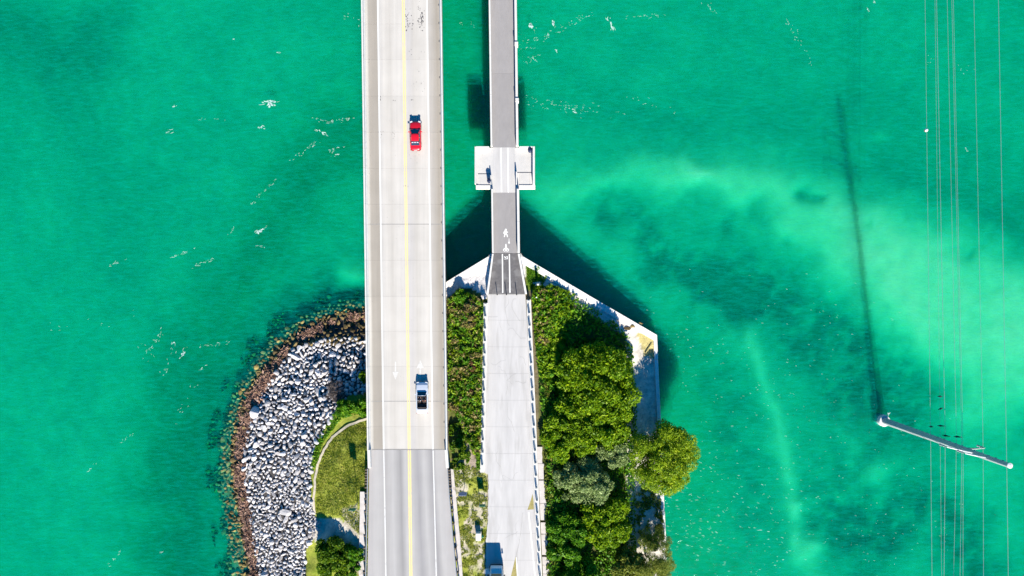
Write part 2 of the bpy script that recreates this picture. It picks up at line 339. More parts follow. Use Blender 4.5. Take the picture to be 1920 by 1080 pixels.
M['road_asphalt'] = across_mat('road_asphalt', [(0, (.37, .355, .36)), (.1, A2), (.22, A1), (.30, A2), (.40, A3), (.46, A2), (.52, A2), (.62, (.29, .28, .285)), (.70, A2), (.80, (.28, .27, .275)), (.86, A2), (1, (.37, .355, .36))], var=.07)

# ------------------------------------------------------------------ the place: heights
ZD = 6.0       # highway bridge deck and road
ZF = 5.55      # old bridge, now a trail
ZR = 5.35      # old road on the island
hwL = lambda py: 679.0+.0134*py
hwR = lambda py: 828.8+.0131*py
hw = lambda u, py: hwL(py)+u*(hwR(py)-hwL(py))
fbL = lambda py: 916.6+.0133*py
fbR = lambda py: 968.6+.0128*py

SHORE = [(700, 585), (660, 588), (615, 600), (570, 622), (535, 650), (507, 688), (482, 722), (460, 758), (450, 800), (443, 850), (445, 905), (455, 960), (462, 1010), (472, 1060), (480, 1140)]
REEF = [(700, 556), (640, 562), (590, 576), (540, 600), (495, 635), (458, 688), (430, 738), (412, 800), (402, 880), (406, 960), (415, 1020), (425, 1140)]
ROCKIN = [(692, 735), (655, 742), (632, 765), (612, 800), (594, 838), (584, 880), (582, 930), (590, 965), (600, 985), (575, 1030), (570, 1140)]
APEXL, APEXR = (918, 479), (978, 479)
WALL_L = [(918, 479, 5.35), (837, 528, 3.9), (690, 612, 1.2)]
WALL_R = [(978, 479, 5.35), (1105, 554, 3.3), (1232, 628, 1.25)]
WALL_E = [(1232, 628, 1.25), (1236, 720, 1.2), (1240, 800, 1.2), (1245, 930, 1.15), (1249, 1010, 1.1), (1253, 1140, 1.1)]

ctrl = []
for x, y in SHORE: ctrl.append((x, y, 0.05))
for x, y in REEF: ctrl.append((x, y, -1.25))
for a, b in zip(REEF, [(x-60 if y > 600 else x-10, y-50 if y < 720 else y) for x, y in REEF]): ctrl.append((b[0], b[1], -1.9))
ctrl += [(520, 700, 1.0), (560, 660, 1.0), (620, 640, 1.2), (680, 640, 1.2), (600, 700, 2.0), (660, 690, 2.2), (690, 735, 3.4), (560, 760, 2.2), (500, 790, 1.4), (480, 870, 1.1), (520, 870, 2.2),
         (560, 860, 3.0), (500, 960, 1.3), (540, 960, 2.3), (520, 1040, 1.5), (560, 1050, 2.4), (612, 800, 3.5), (592, 860, 3.6), (588, 930, 3.6), (595, 985, 3.4), (640, 780, 3.9), (685, 790, 4.4), (640, 880, 4.4),
         (680, 860, 5.0), (680, 930, 5.35), (650, 960, 4.9), (676, 1000, 5.45), (676, 1090, 5.5), (630, 1010, 4.2), (620, 1080, 4.0), (585, 1090, 3.0), (650, 1090, 4.8), (680, 820, 4.7)]
for y in range(845, 1150, 40): ctrl += [(700, y, 5.6), (770, y, 5.62), (850, y, 5.55)]
for y in range(560, 1150, 35): ctrl += [(908, y, ZR-.12), (960, y, ZR-.15), (1004+.05*(y-560), y, ZR-.12)]
ctrl += [(930, 500, 5.2), (965, 500, 5.2), (840, 560, 4.0), (870, 530, 4.5), (842, 620, 4.3), (842, 700, 4.7), (842, 780, 5.1), (770, 600, 2.6), (760, 700, 3.6), (770, 790, 4.8), (700, 790, 4.4), (880, 600, 5.0)]
for line in (WALL_L, WALL_R, WALL_E):
    for a, b in zip(line[:-1], line[1:]):
        for k in range(5):
            t = k/5; ctrl.append((a[0]+(b[0]-a[0])*t, a[1]+(b[1]-a[1])*t, a[2]+(b[2]-a[2])*t-.18))
ctrl += [(1060, 640, 3.6), (1060, 720, 3.2), (1100, 660, 2.6), (1100, 780, 2.3), (1060, 900, 3.4), (1110, 900, 2.2), (1160, 760, 1.7), (1160, 900, 1.5), (1070, 1040, 3.3), (1130, 1040, 2.0), (1190, 1040, 1.3), (1200, 700, 1.2), (1205, 850, 1.15), (1040, 1140, 4.0), (1200, 1140, 1.2)]
CT = np.array(ctrl)
def hgt(px, py):
    px = np.atleast_1d(np.asarray(px, float)); py = np.atleast_1d(np.asarray(py, float)); sh = px.shape
    X = px.ravel(); Y = py.ravel(); num = np.zeros(X.shape); den = np.zeros(X.shape)
    for x, y, z in CT:
        w = 1.0/(((X-x)**2+(Y-y)**2)+40.0)**1.6; num += w*z; den += w
    return (num/den).reshape(sh)
def hz(px, py): return float(hgt(px, py)[0])
def G(px, py, dz=0.0): z = hz(px, py)+dz; return P(px, py, z)

# ------------------------------------------------------------------ sea and seabed
def build_sea():
    b = MB(); R = 4000
    b.add([(-R, -R, 0), (R, -R, 0), (R, R, 0), (-R, R, 0)], [(0, 1, 2, 3)])
    tag(b.build('sea', M['water']), 'clear emerald green shallow sea around the causeway', 'sea', kind='structure')
build_sea()

def seg(X, Y, pts, r):
    return np.exp(-(dpoly(X, Y, pts)/r)**2)
def build_seabed():
    st = 6; xs = np.arange(-160, 2084, st); ys = np.arange(-160, 1246, st)
    X, Y = np.meshgrid(xs, ys)
    wx = X+(fbm(X/60, Y/60, 3)-.5)*70; wy = Y+(fbm(X/60, Y/60, 9)-.5)*70
    s = np.full(X.shape, .465)
    def area(poly, soft):      # soft-edged patch: 1 inside, fading over soft pixels
        d = dpoly(wx, wy, poly, True)*np.where(inpoly(wx, wy, poly), 1, -1); t = np.clip(d/soft*.5+.5, 0, 1); return t*t*(3-2*t)
    mot = np.clip((fbm(X/24, Y/24, 71)-.36)*4.2, 0, 1)*.85+.3*np.clip((fbm(X/8, Y/8, 73)-.4)*4, 0, 1)      # mottling of the seagrass
    # pale sand bar that sweeps across the right half
    s += .45*area([(1250, 292), (1380, 298), (1500, 315), (1640, 368), (1780, 425), (1940, 480), (2100, 530), (2100, 800), (1930, 775), (1820, 790), (1740, 715), (1660, 630), (1590, 555), (1510, 480), (1420, 400), (1300, 345)], 62)
    s += .12*area([(1560, 390), (1760, 450), (1960, 540), (1960, 690), (1800, 690), (1680, 580)], 70)
    s += .30*seg(wx, wy, [(1040, 350), (1180, 325), (1300, 318)], 40)
    s += .13*seg(wx, wy, [(1080, 430), (1180, 470), (1300, 560), (1350, 640)], 46)
    s += .42*seg(wx, wy, [(655, 500), (700, 500)], 28)
    s += .27*seg(wx*.5+X*.5, wy*.5+Y*.5, [(1395, 610), (1430, 700), (1462, 800), (1485, 890), (1502, 960), (1492, 1010)], 16)
    s += .12*seg(wx, wy, [(1390, 600), (1460, 800), (1500, 960)], 60)
    s += .22*seg(wx, wy, [(1500, 945), (1560, 925), (1598, 880), (1590, 820)], 20)
    for x, y, r, a in [(1645, 882, 28, .34), (1528, 1018, 22, .36), (1505, 1045, 28, .33), (1545, 1085, 30, .36), (1655, 250, 12, .18), (1640, 935, 14, .18), (1700, 1060, 60, .14), (1720, 980, 40, .16), (1790, 870, 46, .2), (1850, 880, 60, .2), (1900, 1000, 60, .12), (1330, 980, 60, .08)]:
        s += a*np.exp(-(((wx+X)/2-x)**2+((wy+Y)/2-y)**2)/r**2)
    # dark seagrass
    dk = .34*seg(wx, wy, [(1140, 405), (1190, 415), (1240, 470), (1330, 510), (1430, 555)], 34)
    dk += .36*seg(wx, wy, [(1390, 520), (1500, 600), (1590, 650), (1660, 700), (1690, 760)], 56)
    dk += .26*seg(wx, wy, [(1220, 505), (1290, 530), (1390, 590)], 30)
    dk += .26*seg(wx, wy, [(1540, 690), (1590, 750)], 46)
    dk += .40*seg(wx, wy, [(1560, 960), (1640, 985), (1740, 940), (1800, 1000), (1830, 1080)], 52)
    dk += .20*seg(wx, wy, [(1600, 860), (1700, 800), (1760, 850)], 34)
    dk += .16*seg(wx, wy, [(1300, 620), (1360, 720), (1400, 850), (1410, 960)], 55)
    dk += .14*seg(wx, wy, [(1560, 860), (1600, 1060)], 50)
    s -= dk*(.45+.85*mot)
    s -= .10*seg(wx, wy, [(1100, 180), (1260, 210), (1420, 230)], 40)
    s -= .10*seg(wx, wy, [(1500, 210), (1640, 200), (1760, 260), (1900, 330)], 60)
    s -= .13*seg(wx, wy, [(1640, 300), (1780, 350), (1920, 410), (2060, 460)], 34)
    for x, y, r, a in [(1512, 362, 13, .5), (1530, 375, 9, .4), (1420, 398, 18, .25), (1370, 420, 18, .2), (1480, 445, 14, .2), (1825, 470, 10, .25), (1625, 425, 8, .2)]:
        s -= a*np.exp(-(((wx*.6+X*.4)-x)**2+((wy*.6+Y*.4)-y)**2)/r**2)
    s -= .30*seg(wx, wy, [(0, 40), (90, 90), (170, 60)], 70)
    s -= .10*seg(wx, wy, [(150, 200), (250, 330), (200, 480)], 70)
    s -= .25*seg(wx, wy, [(640, 250), (600, 300), (520, 420), (430, 520), (360, 640), (330, 760), (310, 900), (300, 1100)], 62)
    s -= .26*seg(wx, wy, [(690, 545), (600, 555), (520, 590), (450, 650), (400, 730), (375, 820), (365, 930), (375, 1100)], 50)
    s -= .26*seg(wx, wy, [(680, 535), (610, 545), (560, 565)], 30)
    s -= .10*seg(wx, wy, [(870, 0), (870, 200), (880, 360), (900, 430)], 60)
    s += .05*seg(wx, wy, [(100, 850), (150, 1000)], 120)
    s += .18*(fbm(X/80, Y/80, 21)-.5)+.10*(fbm(X/16, Y/16, 41)-.5)+.06*(fbm(X/5.0, Y/5.0, 55)-.5)
    weed = .55*seg(wx, wy, [(640, 250), (600, 320), (500, 460), (400, 620), (345, 760), (325, 900), (320, 1100)], 90)+.5*seg(wx, wy, [(870, 0), (870, 420)], 70)+.4*seg(wx, wy, [(1270, 640), (1300, 800), (1310, 1080)], 60)
    s = np.clip(s, .02, 1.05)
    dep = 1.62-1.16*s
    # drop away under the rocky bank and against the walls so that nothing pokes through
    z = -dep
    near = np.clip(1-dpoly(X, Y, REEF)/40, 0, 1)
    inside = inpoly(X, Y, SHORE+[(1244, 1140), (1240, 1010), (1224, 636), (978, 490), (918, 490)])
    z = np.where(inside & (dpoly(X, Y, SHORE) > 4), -2.2, z)
    V = np.stack([(X-960)*(H-z)/F, (540-Y)*(H-z)/F, z], -1).reshape(-1, 3)
    ny, nx = X.shape; i = np.arange(nx*ny).reshape(ny, nx)
    fc = np.stack([i[1:, :-1], i[1:, 1:], i[:-1, 1:], i[:-1, :-1]], -1).reshape(-1, 4)
    me = bpy.data.meshes.new('seabed'); 
    nv = len(V); big = 4000.0
    vs = V.tolist()+[(-big, -big, -1.3), (big, -big, -1.3), (big, big, -1.3), (-big, big, -1.3)]
    fl = fc.tolist()
    # skirt out to the horizon
    fl += [[nv, nv+1]+[int(k) for k in i[-1, ::-1]], [nv+1, nv+2]+[int(k) for k in i[:, -1]], [nv+2, nv+3]+[int(k) for k in i[0, :]], [nv+3, nv]+[int(k) for k in i[::-1, 0]]]
    me.from_pydata(vs, [], fl)
    k = np.clip((s-.05)/.85, 0, 1)[..., None]
    grassc = np.array([.34, .43, .41]); sand = np.array([.66, .70, .42])
    c = grassc*(1-k)+sand*k; c = c*(1-np.clip(weed, 0, 1)[..., None]*np.array([.05, .06, .38]))
    ca = np.ones((nv+4, 4)); ca[:nv, :3] = c.reshape(-1, 3); ca[nv:, :3] = c.mean((0, 1))
    a = me.color_attributes.new('gc', 'FLOAT_COLOR', 'POINT'); a.data.foreach_set('color', ca.ravel())
    me.materials.append(M['seabed']); me.polygons.foreach_set('use_smooth', [True]*len(me.polygons)); me.update()
    tag(link('seabed', me), 'pale sand and dark seagrass on the sea floor', 'seabed', kind='structure')
build_seabed()

# ------------------------------------------------------------------ island ground
LAWN = [(690, 790), (655, 800), (622, 826), (602, 860), (592, 905), (592, 962), (640, 968), (655, 985), (680, 1010), (690, 1140), (690, 790)]
ISLAND = REEF[::-1][:0]+[(x-14 if y > 620 else x, y-8 if y < 760 else y) for x, y in REEF]+[(1250, 1140), (1246, 1010), (1242, 930), (1237, 800), (1233, 720), (1229, 631), (978, 484), (918, 484), (837, 532), (700, 606)]
PATH = [(692, 785), (668, 792), (645, 803), (624, 820), (607, 843), (596, 870), (590, 900), (588, 935), (590, 962)]
def build_island():
    st = 4; xs = np.arange(376, 1262, st); ys = np.arange(474, 1136, st); X, Y = np.meshgrid(xs, ys)
    Z = hgt(X, Y); Z = Z+(fbm(X/14, Y/14, 5)-.5)*.25*np.clip(Z, .3, 1)
    wout = (X < 760) & ~inpoly(X, Y, SHORE+[(760, 1140), (760, 585)]); ds_ = dpoly(X, Y, SHORE); dr_ = dpoly(X, Y, REEF)
    fr_ = np.where(inpoly(X, Y, REEF+[(760, 1140), (760, 556)]), ds_/(ds_+dr_+1e-6), 1+dr_/40)+(fbm(X/12, Y/12, 61)-.5)*.35
    Z = np.where(wout, np.minimum(Z, -.12-.42*np.clip(fr_, 0, 1))-np.clip(fr_-.70, 0, 1)*3.2, Z)
    road = ((X > 904) & (X < 1010+.05*(Y-800)) & (Y > 540)) | ((X > 694) & (X < 850) & (Y > 840))
    Z = np.where(road, np.minimum(Z, ZR-.1), Z)
    n1 = fbm(X/10, Y/10, 31)[..., None]; n2 = fbm(X/24, Y/24, 33)[..., None]
    soil = np.array([.15, .125, .075])*(.7+.6*n1); C = soil
    def zone(mask, col, soft=0): 
        nonlocal C
        C = np.where(mask[..., None], col, C)
    west = X < 760
    rockz = west & inpoly(X, Y, SHORE+ROCKIN[::-1])
    zone(west & ~inpoly(X, Y, SHORE+[(692, 1140)]), (np.array([.10, .08, .03])*(1-np.clip(fr_, 0, 1))[..., None]+np.array([.26, .26, .14])*np.clip(fr_, 0, 1)[..., None])*(.6+.8*n1))
    zone(rockz, np.array([.065, .06, .06])*(.6+.8*n1))
    lawn = inpoly(X, Y, LAWN) | (west & inpoly(X, Y, ROCKIN+[(692, 1140)]))
    grass = np.array([.17, .23, .022])*(1-n1)+np.array([.36, .36, .07])*n1
    zone(lawn, grass)
    bare = np.clip((n2-.50)*7, 0, 1)*np.array([.46, .41, .32])+(1-np.clip((n2-.50)*7, 0, 1))*grass
    zone(west & inpoly(X, Y, [(640, 955), (670, 945), (682, 1000), (684, 1090), (668, 1070), (655, 1010)]), np.array([.44, .39, .30])*(.75+.5*n1))
    zone(west & inpoly(X, Y, [(590, 972), (636, 972), (655, 990), (656, 1015), (625, 1040), (585, 1010)]), np.array([.50, .46, .40])*(.75+.5*n1))
    mid = (X > 842) & (X < 916)
    zone(mid & (Y > 862), bare)
    zone(mid & (Y > 862) & (((X-884)/14)**2+((Y-985)/16)**2 < 1), np.array([.44, .38, .30])*(.75+.5*n1))
    zone(mid & (Y < 862), np.array([.11, .12, .03])*(.6+.8*n1))
    zone(inpoly(X, Y, [(862, 836), (882, 830), (898, 880), (906, 896), (890, 892), (876, 862)]), np.array([.36, .29, .23])*(.75+.5*n1))
    zone(inpoly(X, Y, [(830, 535), (918, 480), (918, 560), (905, 552), (880, 540), (858, 542), (838, 562)]), np.array([.66, .62, .60])*(.8+.4*n1))
    zone((X > 978) & (dpoly(X, Y, WALL_R) < 26+8*fbm(X/9, Y/9, 77)), np.array([.60, .56, .53])*(.8+.4*n1))
    zone((X > 984) & (X < 1012) & (Y < 545), np.array([.13, .20, .022])*(.7+.6*n1))
    zone((X > 1165) & (X > 1185-.02*Y) & (Y > 628), np.array([.58, .54, .48])*(.7+.6*n1))
    zone(inpoly(X, Y, [(1193, 622), (1230, 628), (1232, 672), (1208, 668)]), np.array([.46, .39, .17])*(.7+.6*n1))
    zone(inpoly(X, Y, [(1006, 850), (1028, 850), (1032, 1140), (1014, 1140)]), np.array([.34, .30, .23])*(.7+.6*n1))
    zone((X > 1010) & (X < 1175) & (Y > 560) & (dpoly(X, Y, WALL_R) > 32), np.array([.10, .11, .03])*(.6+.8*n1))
    V = np.stack([(X-960)*(H-Z)/F, (540-Y)*(H-Z)/F, Z], -1).reshape(-1, 3)
    ny, nx = X.shape; i = np.arange(nx*ny).reshape(ny, nx)
    fc = np.stack([i[1:, :-1], i[1:, 1:], i[:-1, 1:], i[:-1, :-1]], -1).reshape(-1, 4)
    cx = (X[1:, 1:]+X[:-1, :-1]).ravel()/2; cy = (Y[1:, 1:]+Y[:-1, :-1]).ravel()/2
    fc = fc[inpoly(cx, cy, ISLAND)]
    me = bpy.data.meshes.new('island_ground'); me.from_pydata(V.tolist(), [], fc.tolist())
    ca = np.ones((len(V), 4)); ca[:, :3] = np.clip(C, .01, .9).reshape(-1, 3)
    a = me.color_attributes.new('gc', 'FLOAT_COLOR', 'POINT'); a.data.foreach_set('color', ca.ravel())
    me.materials.append(M['soil']); me.polygons.foreach_set('use_smooth', [True]*len(me.polygons)); me.update()
    bm = bmesh.new(); bm.from_mesh(me); bmesh.ops.delete(bm, geom=[v for v in bm.verts if not v.link_faces], context='VERTS'); bm.to_mesh(me); bm.free()
    tag(link('island_ground', me), 'sandy and grassy soil of the causeway island', 'ground', kind='structure')
build_island()

def strip(pts, w0, w1=None, dz=0.0, zf=None):
    """flat ribbon over the ground along pixel points (x,y); widths in pixels"""
    vs = []; fs = []; n = len(pts)
    for i, p in enumerate(pts):
        a = pts[max(i-1, 0)]; b = pts[min(i+1, n-1)]; dx, dy = b[0]-a[0], b[1]-a[1]; L = math.hypot(dx, dy); nx, ny = -dy/L, dx/L
        w = w0 if w1 is None else w0+(w1-w0)*i/(n-1)
        for sgn in (-1, 1):
            q = (p[0]+nx*w/2*sgn, p[1]+ny*w/2*sgn); z = (zf(*q) if zf else hz(*q))+dz; vs.append(P(q[0], q[1], z))
    for i in range(n-1): fs.append((2*i, 2*i+1, 2*i+3, 2*i+2))
    return vs, fs
def dens(pts, k=8):
    r = []
    for a, b in zip(pts[:-1], pts[1:]): r += [(a[0]+(b[0]-a[0])*t/k, a[1]+(b[1]-a[1])*t/k) for t in range(k)]
    return r+[pts[-1]]
def wob(pts, a, seed=1): return [(x+(fbm(np.array([x/9.0]), np.array([y/9.0]), seed)[0]-.5)*a, y+(fbm(np.array([x/9.0]), np.array([y/9.0]), seed+5)[0]-.5)*a) for x, y in pts]

b = MB(); b.add(*strip(wob(dens(PATH, 4), 5, 3), 4.2, dz=.14)); M['path_sand'] = simple('path_sand', (.50, .44, .34), .95, var=.25, scale=2.5, bump=.4)
tag(b.build('path', M['path_sand']), 'narrow pale footpath curving round the lawn edge', 'path', kind='structure')

# ------------------------------------------------------------------ highway bridge
joints = [-360, -292, -225, -158, -90, -22, 45, 112, 180, 248, 316, 383, 421, 488, 556, 621, 687, 753, 800, 843]
def quad(u0, u1, p0, p1, z): return [P(hw(u0, p1), p1, z), P(hw(u1, p1), p1, z), P(hw(u1, p0), p0, z), P(hw(u0, p0), p0, z)]
def uset(me, us):
    a = me.attributes.new('u', 'FLOAT', 'POINT'); a.data.foreach_set('value', us)
def slab(name, mat, parent, p0, p1, thick=.22):
    b = MB(); b.prism(quad(0, 1, p0, p1, ZD), ZD-thick); o = b.build(name, mat, parent); uset(o.data, [0, 1, 1, 0]*2); return o
HB = empty('highway_bridge', P(770, 843, 0), 'wide pale concrete two-lane highway bridge with double yellow centre line', 'bridge')
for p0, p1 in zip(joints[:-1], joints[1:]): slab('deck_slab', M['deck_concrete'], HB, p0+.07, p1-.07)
b = MB(); b.prism(quad(.03, .97, -360, 843, ZD-.24), ZD-1.3); b.build('girder', M['concrete_side'], HB)
for py in (-250, -80, 90, 255, 421, 590, 753):
    b = MB(); c0 = P(hw(.5, py), py, ZD)
    b.box(c0+Vector((0, 0, -1.75)), (12.0, 1.3, .9))
    zb = -2.4
    for dx in (-4.2, 0, 4.2): b.tube([c0+Vector((dx, 0, -2.2)), Vector((c0.x+dx, c0.y, zb))], .55, 14)
    b.build('pier', M['concrete_side'], HB)
b = MB(); b.box(P(hw(.5, 836), 836, 2.6), (12.4, .9, 4.2)); b.build('abutment', M['concrete_side'], HB)
def parapet(side, p0, p1, parent):
    b = MB(); secs = [(0, 0), (0, .84), (.20, .84), (.27, .30), (.40, .12), (.42, 0)] if side < 0 else [(0, 0), (0, .84), (.20, .84), (.27, .30), (.40, .12), (.42, 0)]
    rows = []
    for py in (p0, p1):
        e = P(hw(0 if side < 0 else 1, py), py, ZD); s = 1 if side < 0 else -1
        rows.append([e+Vector((s*(x+.015), 0, z+.004)) for x, z in secs])
    n = len(secs); fs = [(i, (i+1) % n, n+(i+1) % n, n+i) for i in range(n)]+[tuple(range(n-1, -1, -1)), tuple(range(n, 2*n))]
    if side > 0: fs = [f[::-1] for f in fs]
    b.add(rows[0]+rows[1], fs); return b.build('parapet', M['concrete_white'], parent)
for p0, p1 in zip(joints[:-1], joints[1:]):
    for s in (-1, 1): parapet(s, p0+.12, p1-.12, HB)
for s, x0, x1 in ((-1, 689.5, 690.5), (1, 838, 840.5)):     # approach end blocks past the joint
    b = MB(); w = 4.4*s
    b.prism([P(x0+s*1.0, 843.6, ZD+.86), P(x0-w, 843.6, ZD+.86), P(x1-w, 878, ZD+.7), P(x1+s*1.0, 878, ZD+.7)], 5.2); b.build('end_block', M['concrete_white'], HB, bevel=.04)
def paint(u0, u1, p0, p1, parent, mat, name, z=.006, fu=None):
    b = MB(); k = 24; vs = []
    for i in range(k+1):
        py = p0+(p1-p0)*i/k
        for u in (u0, u1): vs.append(P(hw(u, py), py, ZD+z))
    b.add(vs, [(2*i, 2*i+2, 2*i+3, 2*i+1) for i in range(k)]); return b.build(name, mat, parent)
paint(.188, .203, -360, 842.5, HB, M['white_paint'], 'edge_line'); paint(.804, .819, -360, 842.5, HB, M['white_paint'], 'edge_line')
paint(.498, .509, -360, 842.5, HB, M['yellow_paint'], 'centre_line'); paint(.520, .531, -360, 842.5, HB, M['yellow_paint'], 'centre_line')
for py in (421, 753, 843):
    b = MB(); b.add(quad(.05, .97, py-1.3, py-.2, ZD+.004), [(0, 1, 2, 3)]); b.build('expansion_joint', M['joint'], HB)
for k, py in enumerate(range(-340, 835, 34)):
    b = MB(); c = P(hw(.957, py+9), py+9, ZD+.012); b.box(c, (.14, .3, .016)); b.build('deck_drain', M['tar'], HB)
def arrow(cx, y0, y1, up, w=.95):
    """lane arrow: y0..y1 pixel extent, head at the far end"""
    b = MB(); z = ZD+.008; L = abs(y1-y0)/12.0; c = P(cx, (y0+y1)/2, z); s = 1 if up else -1
    pts = [(-.09, -L/2), (.09, -L/2), (.12, L*.08), (w/2, L*.08), (0, L/2), (-w/2, L*.08), (-.12, L*.08)]
    vs = [c+Vector((x*s, y*s, 0)) for x, y in pts]; b.add(vs, [tuple(range(7))]); return b.build('lane_arrow', M['worn_white_paint'], HB)
arrow(741.5, 677, 712, False); arrow(788, 675, 712, True, 1.2)
# tar and tyre scars
def scar(cx, cy, n, sx, sy, size, parent):
    b = MB()
    for i in range(n):
        x = cx+random.gauss(0, sx); y = cy+random.gauss(0, sy); r = size*random.uniform(.4, 1.3); c = P(x, y, ZD+.0065+.0003*(i % 20)); k = 6; a0 = random.random()*6
        b.add([c+Vector((math.cos(a0+6.28*j/k)*r*random.uniform(.4, 1)*.8, math.sin(a0+6.28*j/k)*r*random.uniform(.5, 1)*1.3, 0)) for j in range(k)], [tuple(range(k))])
    o = b.build('tar_stain', M['tar'], parent); o['kind'] = 'stuff'
scar(764.5, 38, 34, 2.2, 12, .10, HB); scar(773, 42, 8, 1.0, 8, .09, HB); scar(790, 38, 44, 2.5, 9, .13, HB); scar(786, 14, 10, 1.5, 6, .08, HB)
scar(770, 102, 4, 3, 4, .07, HB); scar(792, 120, 7, 5, 12, .06, HB); scar(775, 160, 6, 3, 5, .06, HB); scar(790, 162, 6, 3, 6, .06, HB); scar(738, 188, 4, 1.5, 1, .09, HB); scar(773, 188, 5, 2, 1, .09, HB); scar(713, 186, 4, .8, 3, .08, HB)
scar(716, 254, 10, 2, 8, .06, HB); scar(737, 254, 10, 3, 8, .06, HB); scar(775, 295, 8, 8, 7, .05, HB); scar(760, 349, 4, 4, 1, .07, HB); scar(740, 360, 30, 30, 160, .035, HB); scar(770, 560, 30, 20, 130, .035, HB); scar(692, 300, 22, 1.2, 160, .05, HB); scar(829, 400, 30, 1.2, 200, .05, HB)

# ------------------------------------------------------------------ road on the island
def road_piece():
    b = MB(); L = lambda py: interp([(843, 692.3), (900, 692.0), (1140, 688)], py)[0]; R = lambda py: interp([(843, 838.2), (900, 841), (1000, 849), (1080, 857), (1140, 862)], py)[0]
    vs = []; us = []; k = 14; z = ZD-.005
    for i in range(k+1):
        py = 843.4+(1140-843.4)*i/k
        for u in (0, .5, 1): vs.append(P(L(py)+(R(py)-L(py))*u, py, z)); us.append(u)
    for i in range(k+1):
        for u in (0, 2): v = vs[3*i+u]; vs.append(Vector((v.x, v.y, z-.7))); us.append(0)
    fs = []
    for i in range(k):
        for u in (0, 1): a = 3*i+u; fs.append((a, a+3, a+4, a+1))
        o = 3*(k+1); fs += [(3*i, o+2*i, o+2*i+2, 3*i+3), (3*i+2, 3*i+5, o+2*i+3, o+2*i+1)]
    b.add(vs, fs); o = b.build('road', M['road_asphalt']); uset(o.data, us); tag(o, 'grey asphalt road continuing from the bridge onto the island', 'road', kind='structure')
    def line(pts, w, mat, name):
        q = MB(); q.add(*strip(dens(pts, 6), w, zf=lambda x, y: ZD, dz=.003)); q.build(name, mat, o)
    line([(719.5, 844.5), (721.5, 950), (724.5, 1140)], 2.1, M['worn_line'], 'edge_line'); line([(812.0, 844.5), (815, 960), (819.5, 1140)], 2.1, M['worn_line'], 'edge_line')
    line([(765.7, 844.5), (767.0, 950), (769.5, 1140)], 2.2, M['yellow_paint'], 'centre_line'); line([(769.3, 844.5), (770.5, 950), (773.0, 1140)], 2.2, M['yellow_paint'], 'centre_line')
road_piece()
M['verge_concrete'] = simple('verge_concrete', (.52, .48, .46), .9, var=.15, scale=1.2, bump=.4, dirt=((.30, .26, .2), 1.0, .58, .7))
for pts, w, nm in (([(680, 922), (679, 1000), (677, 1140)], 10, 'left'), ([(845.5, 880), (850.5, 930), (858, 1010), (868, 1140)], 9, 'right')):
    b = MB(); pp = wob(dens(pts, 10), 1.6, 8); b.add(*strip(pp, w, zf=lambda x, y: 5.78)); b.v = b.v+[(v[0], v[1], 5.2) for v in b.v]; n = len(b.v)//2
    b.f += [(2*i, 2*i+2, n+2*i+2, n+2*i) for i in range(len(pp)-1)]+[(2*i+1, n+2*i+1, n+2*i+3, 2*i+3) for i in range(len(pp)-1)]; b.m = [0]*len(b.f)
    tag(b.build('verge_strip', M['verge_concrete']), 'pale concrete strip behind the %s guardrail' % nm, 'pavement', kind='structure')

def guardrail(pts, ys, out, label):
    """W-beam on steel posts; pts pixel line of the beam, ys post positions, out=+1 posts stand to the right of the beam"""
    zt = 6.0; x0 = interp(pts, pts[0][0])
    root = empty('guardrail', P(pts[0][1], pts[0][0], 5.8), label, 'guardrail', 'steel guardrails along the asphalt road')
    prof = [(0, .74), (.06, .70), (.06, .64), (0, .60), (0, .55), (.06, .51), (.06, .45), (0, .41)]
    vs = []; fs = []; N = 30; y0, y1 = pts[0][0], pts[-1][0]; m = len(prof)
    for i in range(N+1):
        py = y0+(y1-y0)*i/N; e = P(interp(pts, py)[0], py, zt)
        for x, z in prof: vs.append(Vector((e.x-out*x, e.y, zt-.0+z)))
        for x, z in prof: vs.append(Vector((e.x-out*(x-.03), e.y, zt+z)))
    for i in range(N):
        for k in range(m-1):
            a = i*2*m+k; fs.append((a, a+1, a+1+2*m, a+2*m)); a += m; fs.append((a, a+2*m, a+1+2*m, a+1))
        for k in (0, m-1): a = i*2*m+k; fs.append((a, a+2*m, a+3*m, a+m))
    q = MB(); q.add(vs, fs); q.build('rail_beam', M['steel'], root)
    pm = MB(); pm.box((out*.30, 0, .15), (.16, .17, 1.3)); pm.box((out*.13, 0, .58), (.2, .2, .36)); me = pm.mesh('post', M['timber'])
    for py in ys:
        e = P(interp(pts, py)[0], py, zt); o = link('post', me, root, e-root.location)
gl = [(877, 691.0), (950, 689.5), (1140, 686.0)]; gr = [(877, 840.2), (930, 843.5), (1000, 849.5), (1080, 857), (1140, 862.5)]
ys1 = [879+5.2*k for k in range(6)]+[912+10.5*k for k in range(4)]+[957+22.6*k for k in range(9)]
guardrail(gl, ys1, -1, 'steel guardrail on the left side of the asphalt road beside the lawn')
guardrail(gr, [y+1 for y in ys1], 1, 'steel guardrail on the right side of the asphalt road facing the two-post sign')

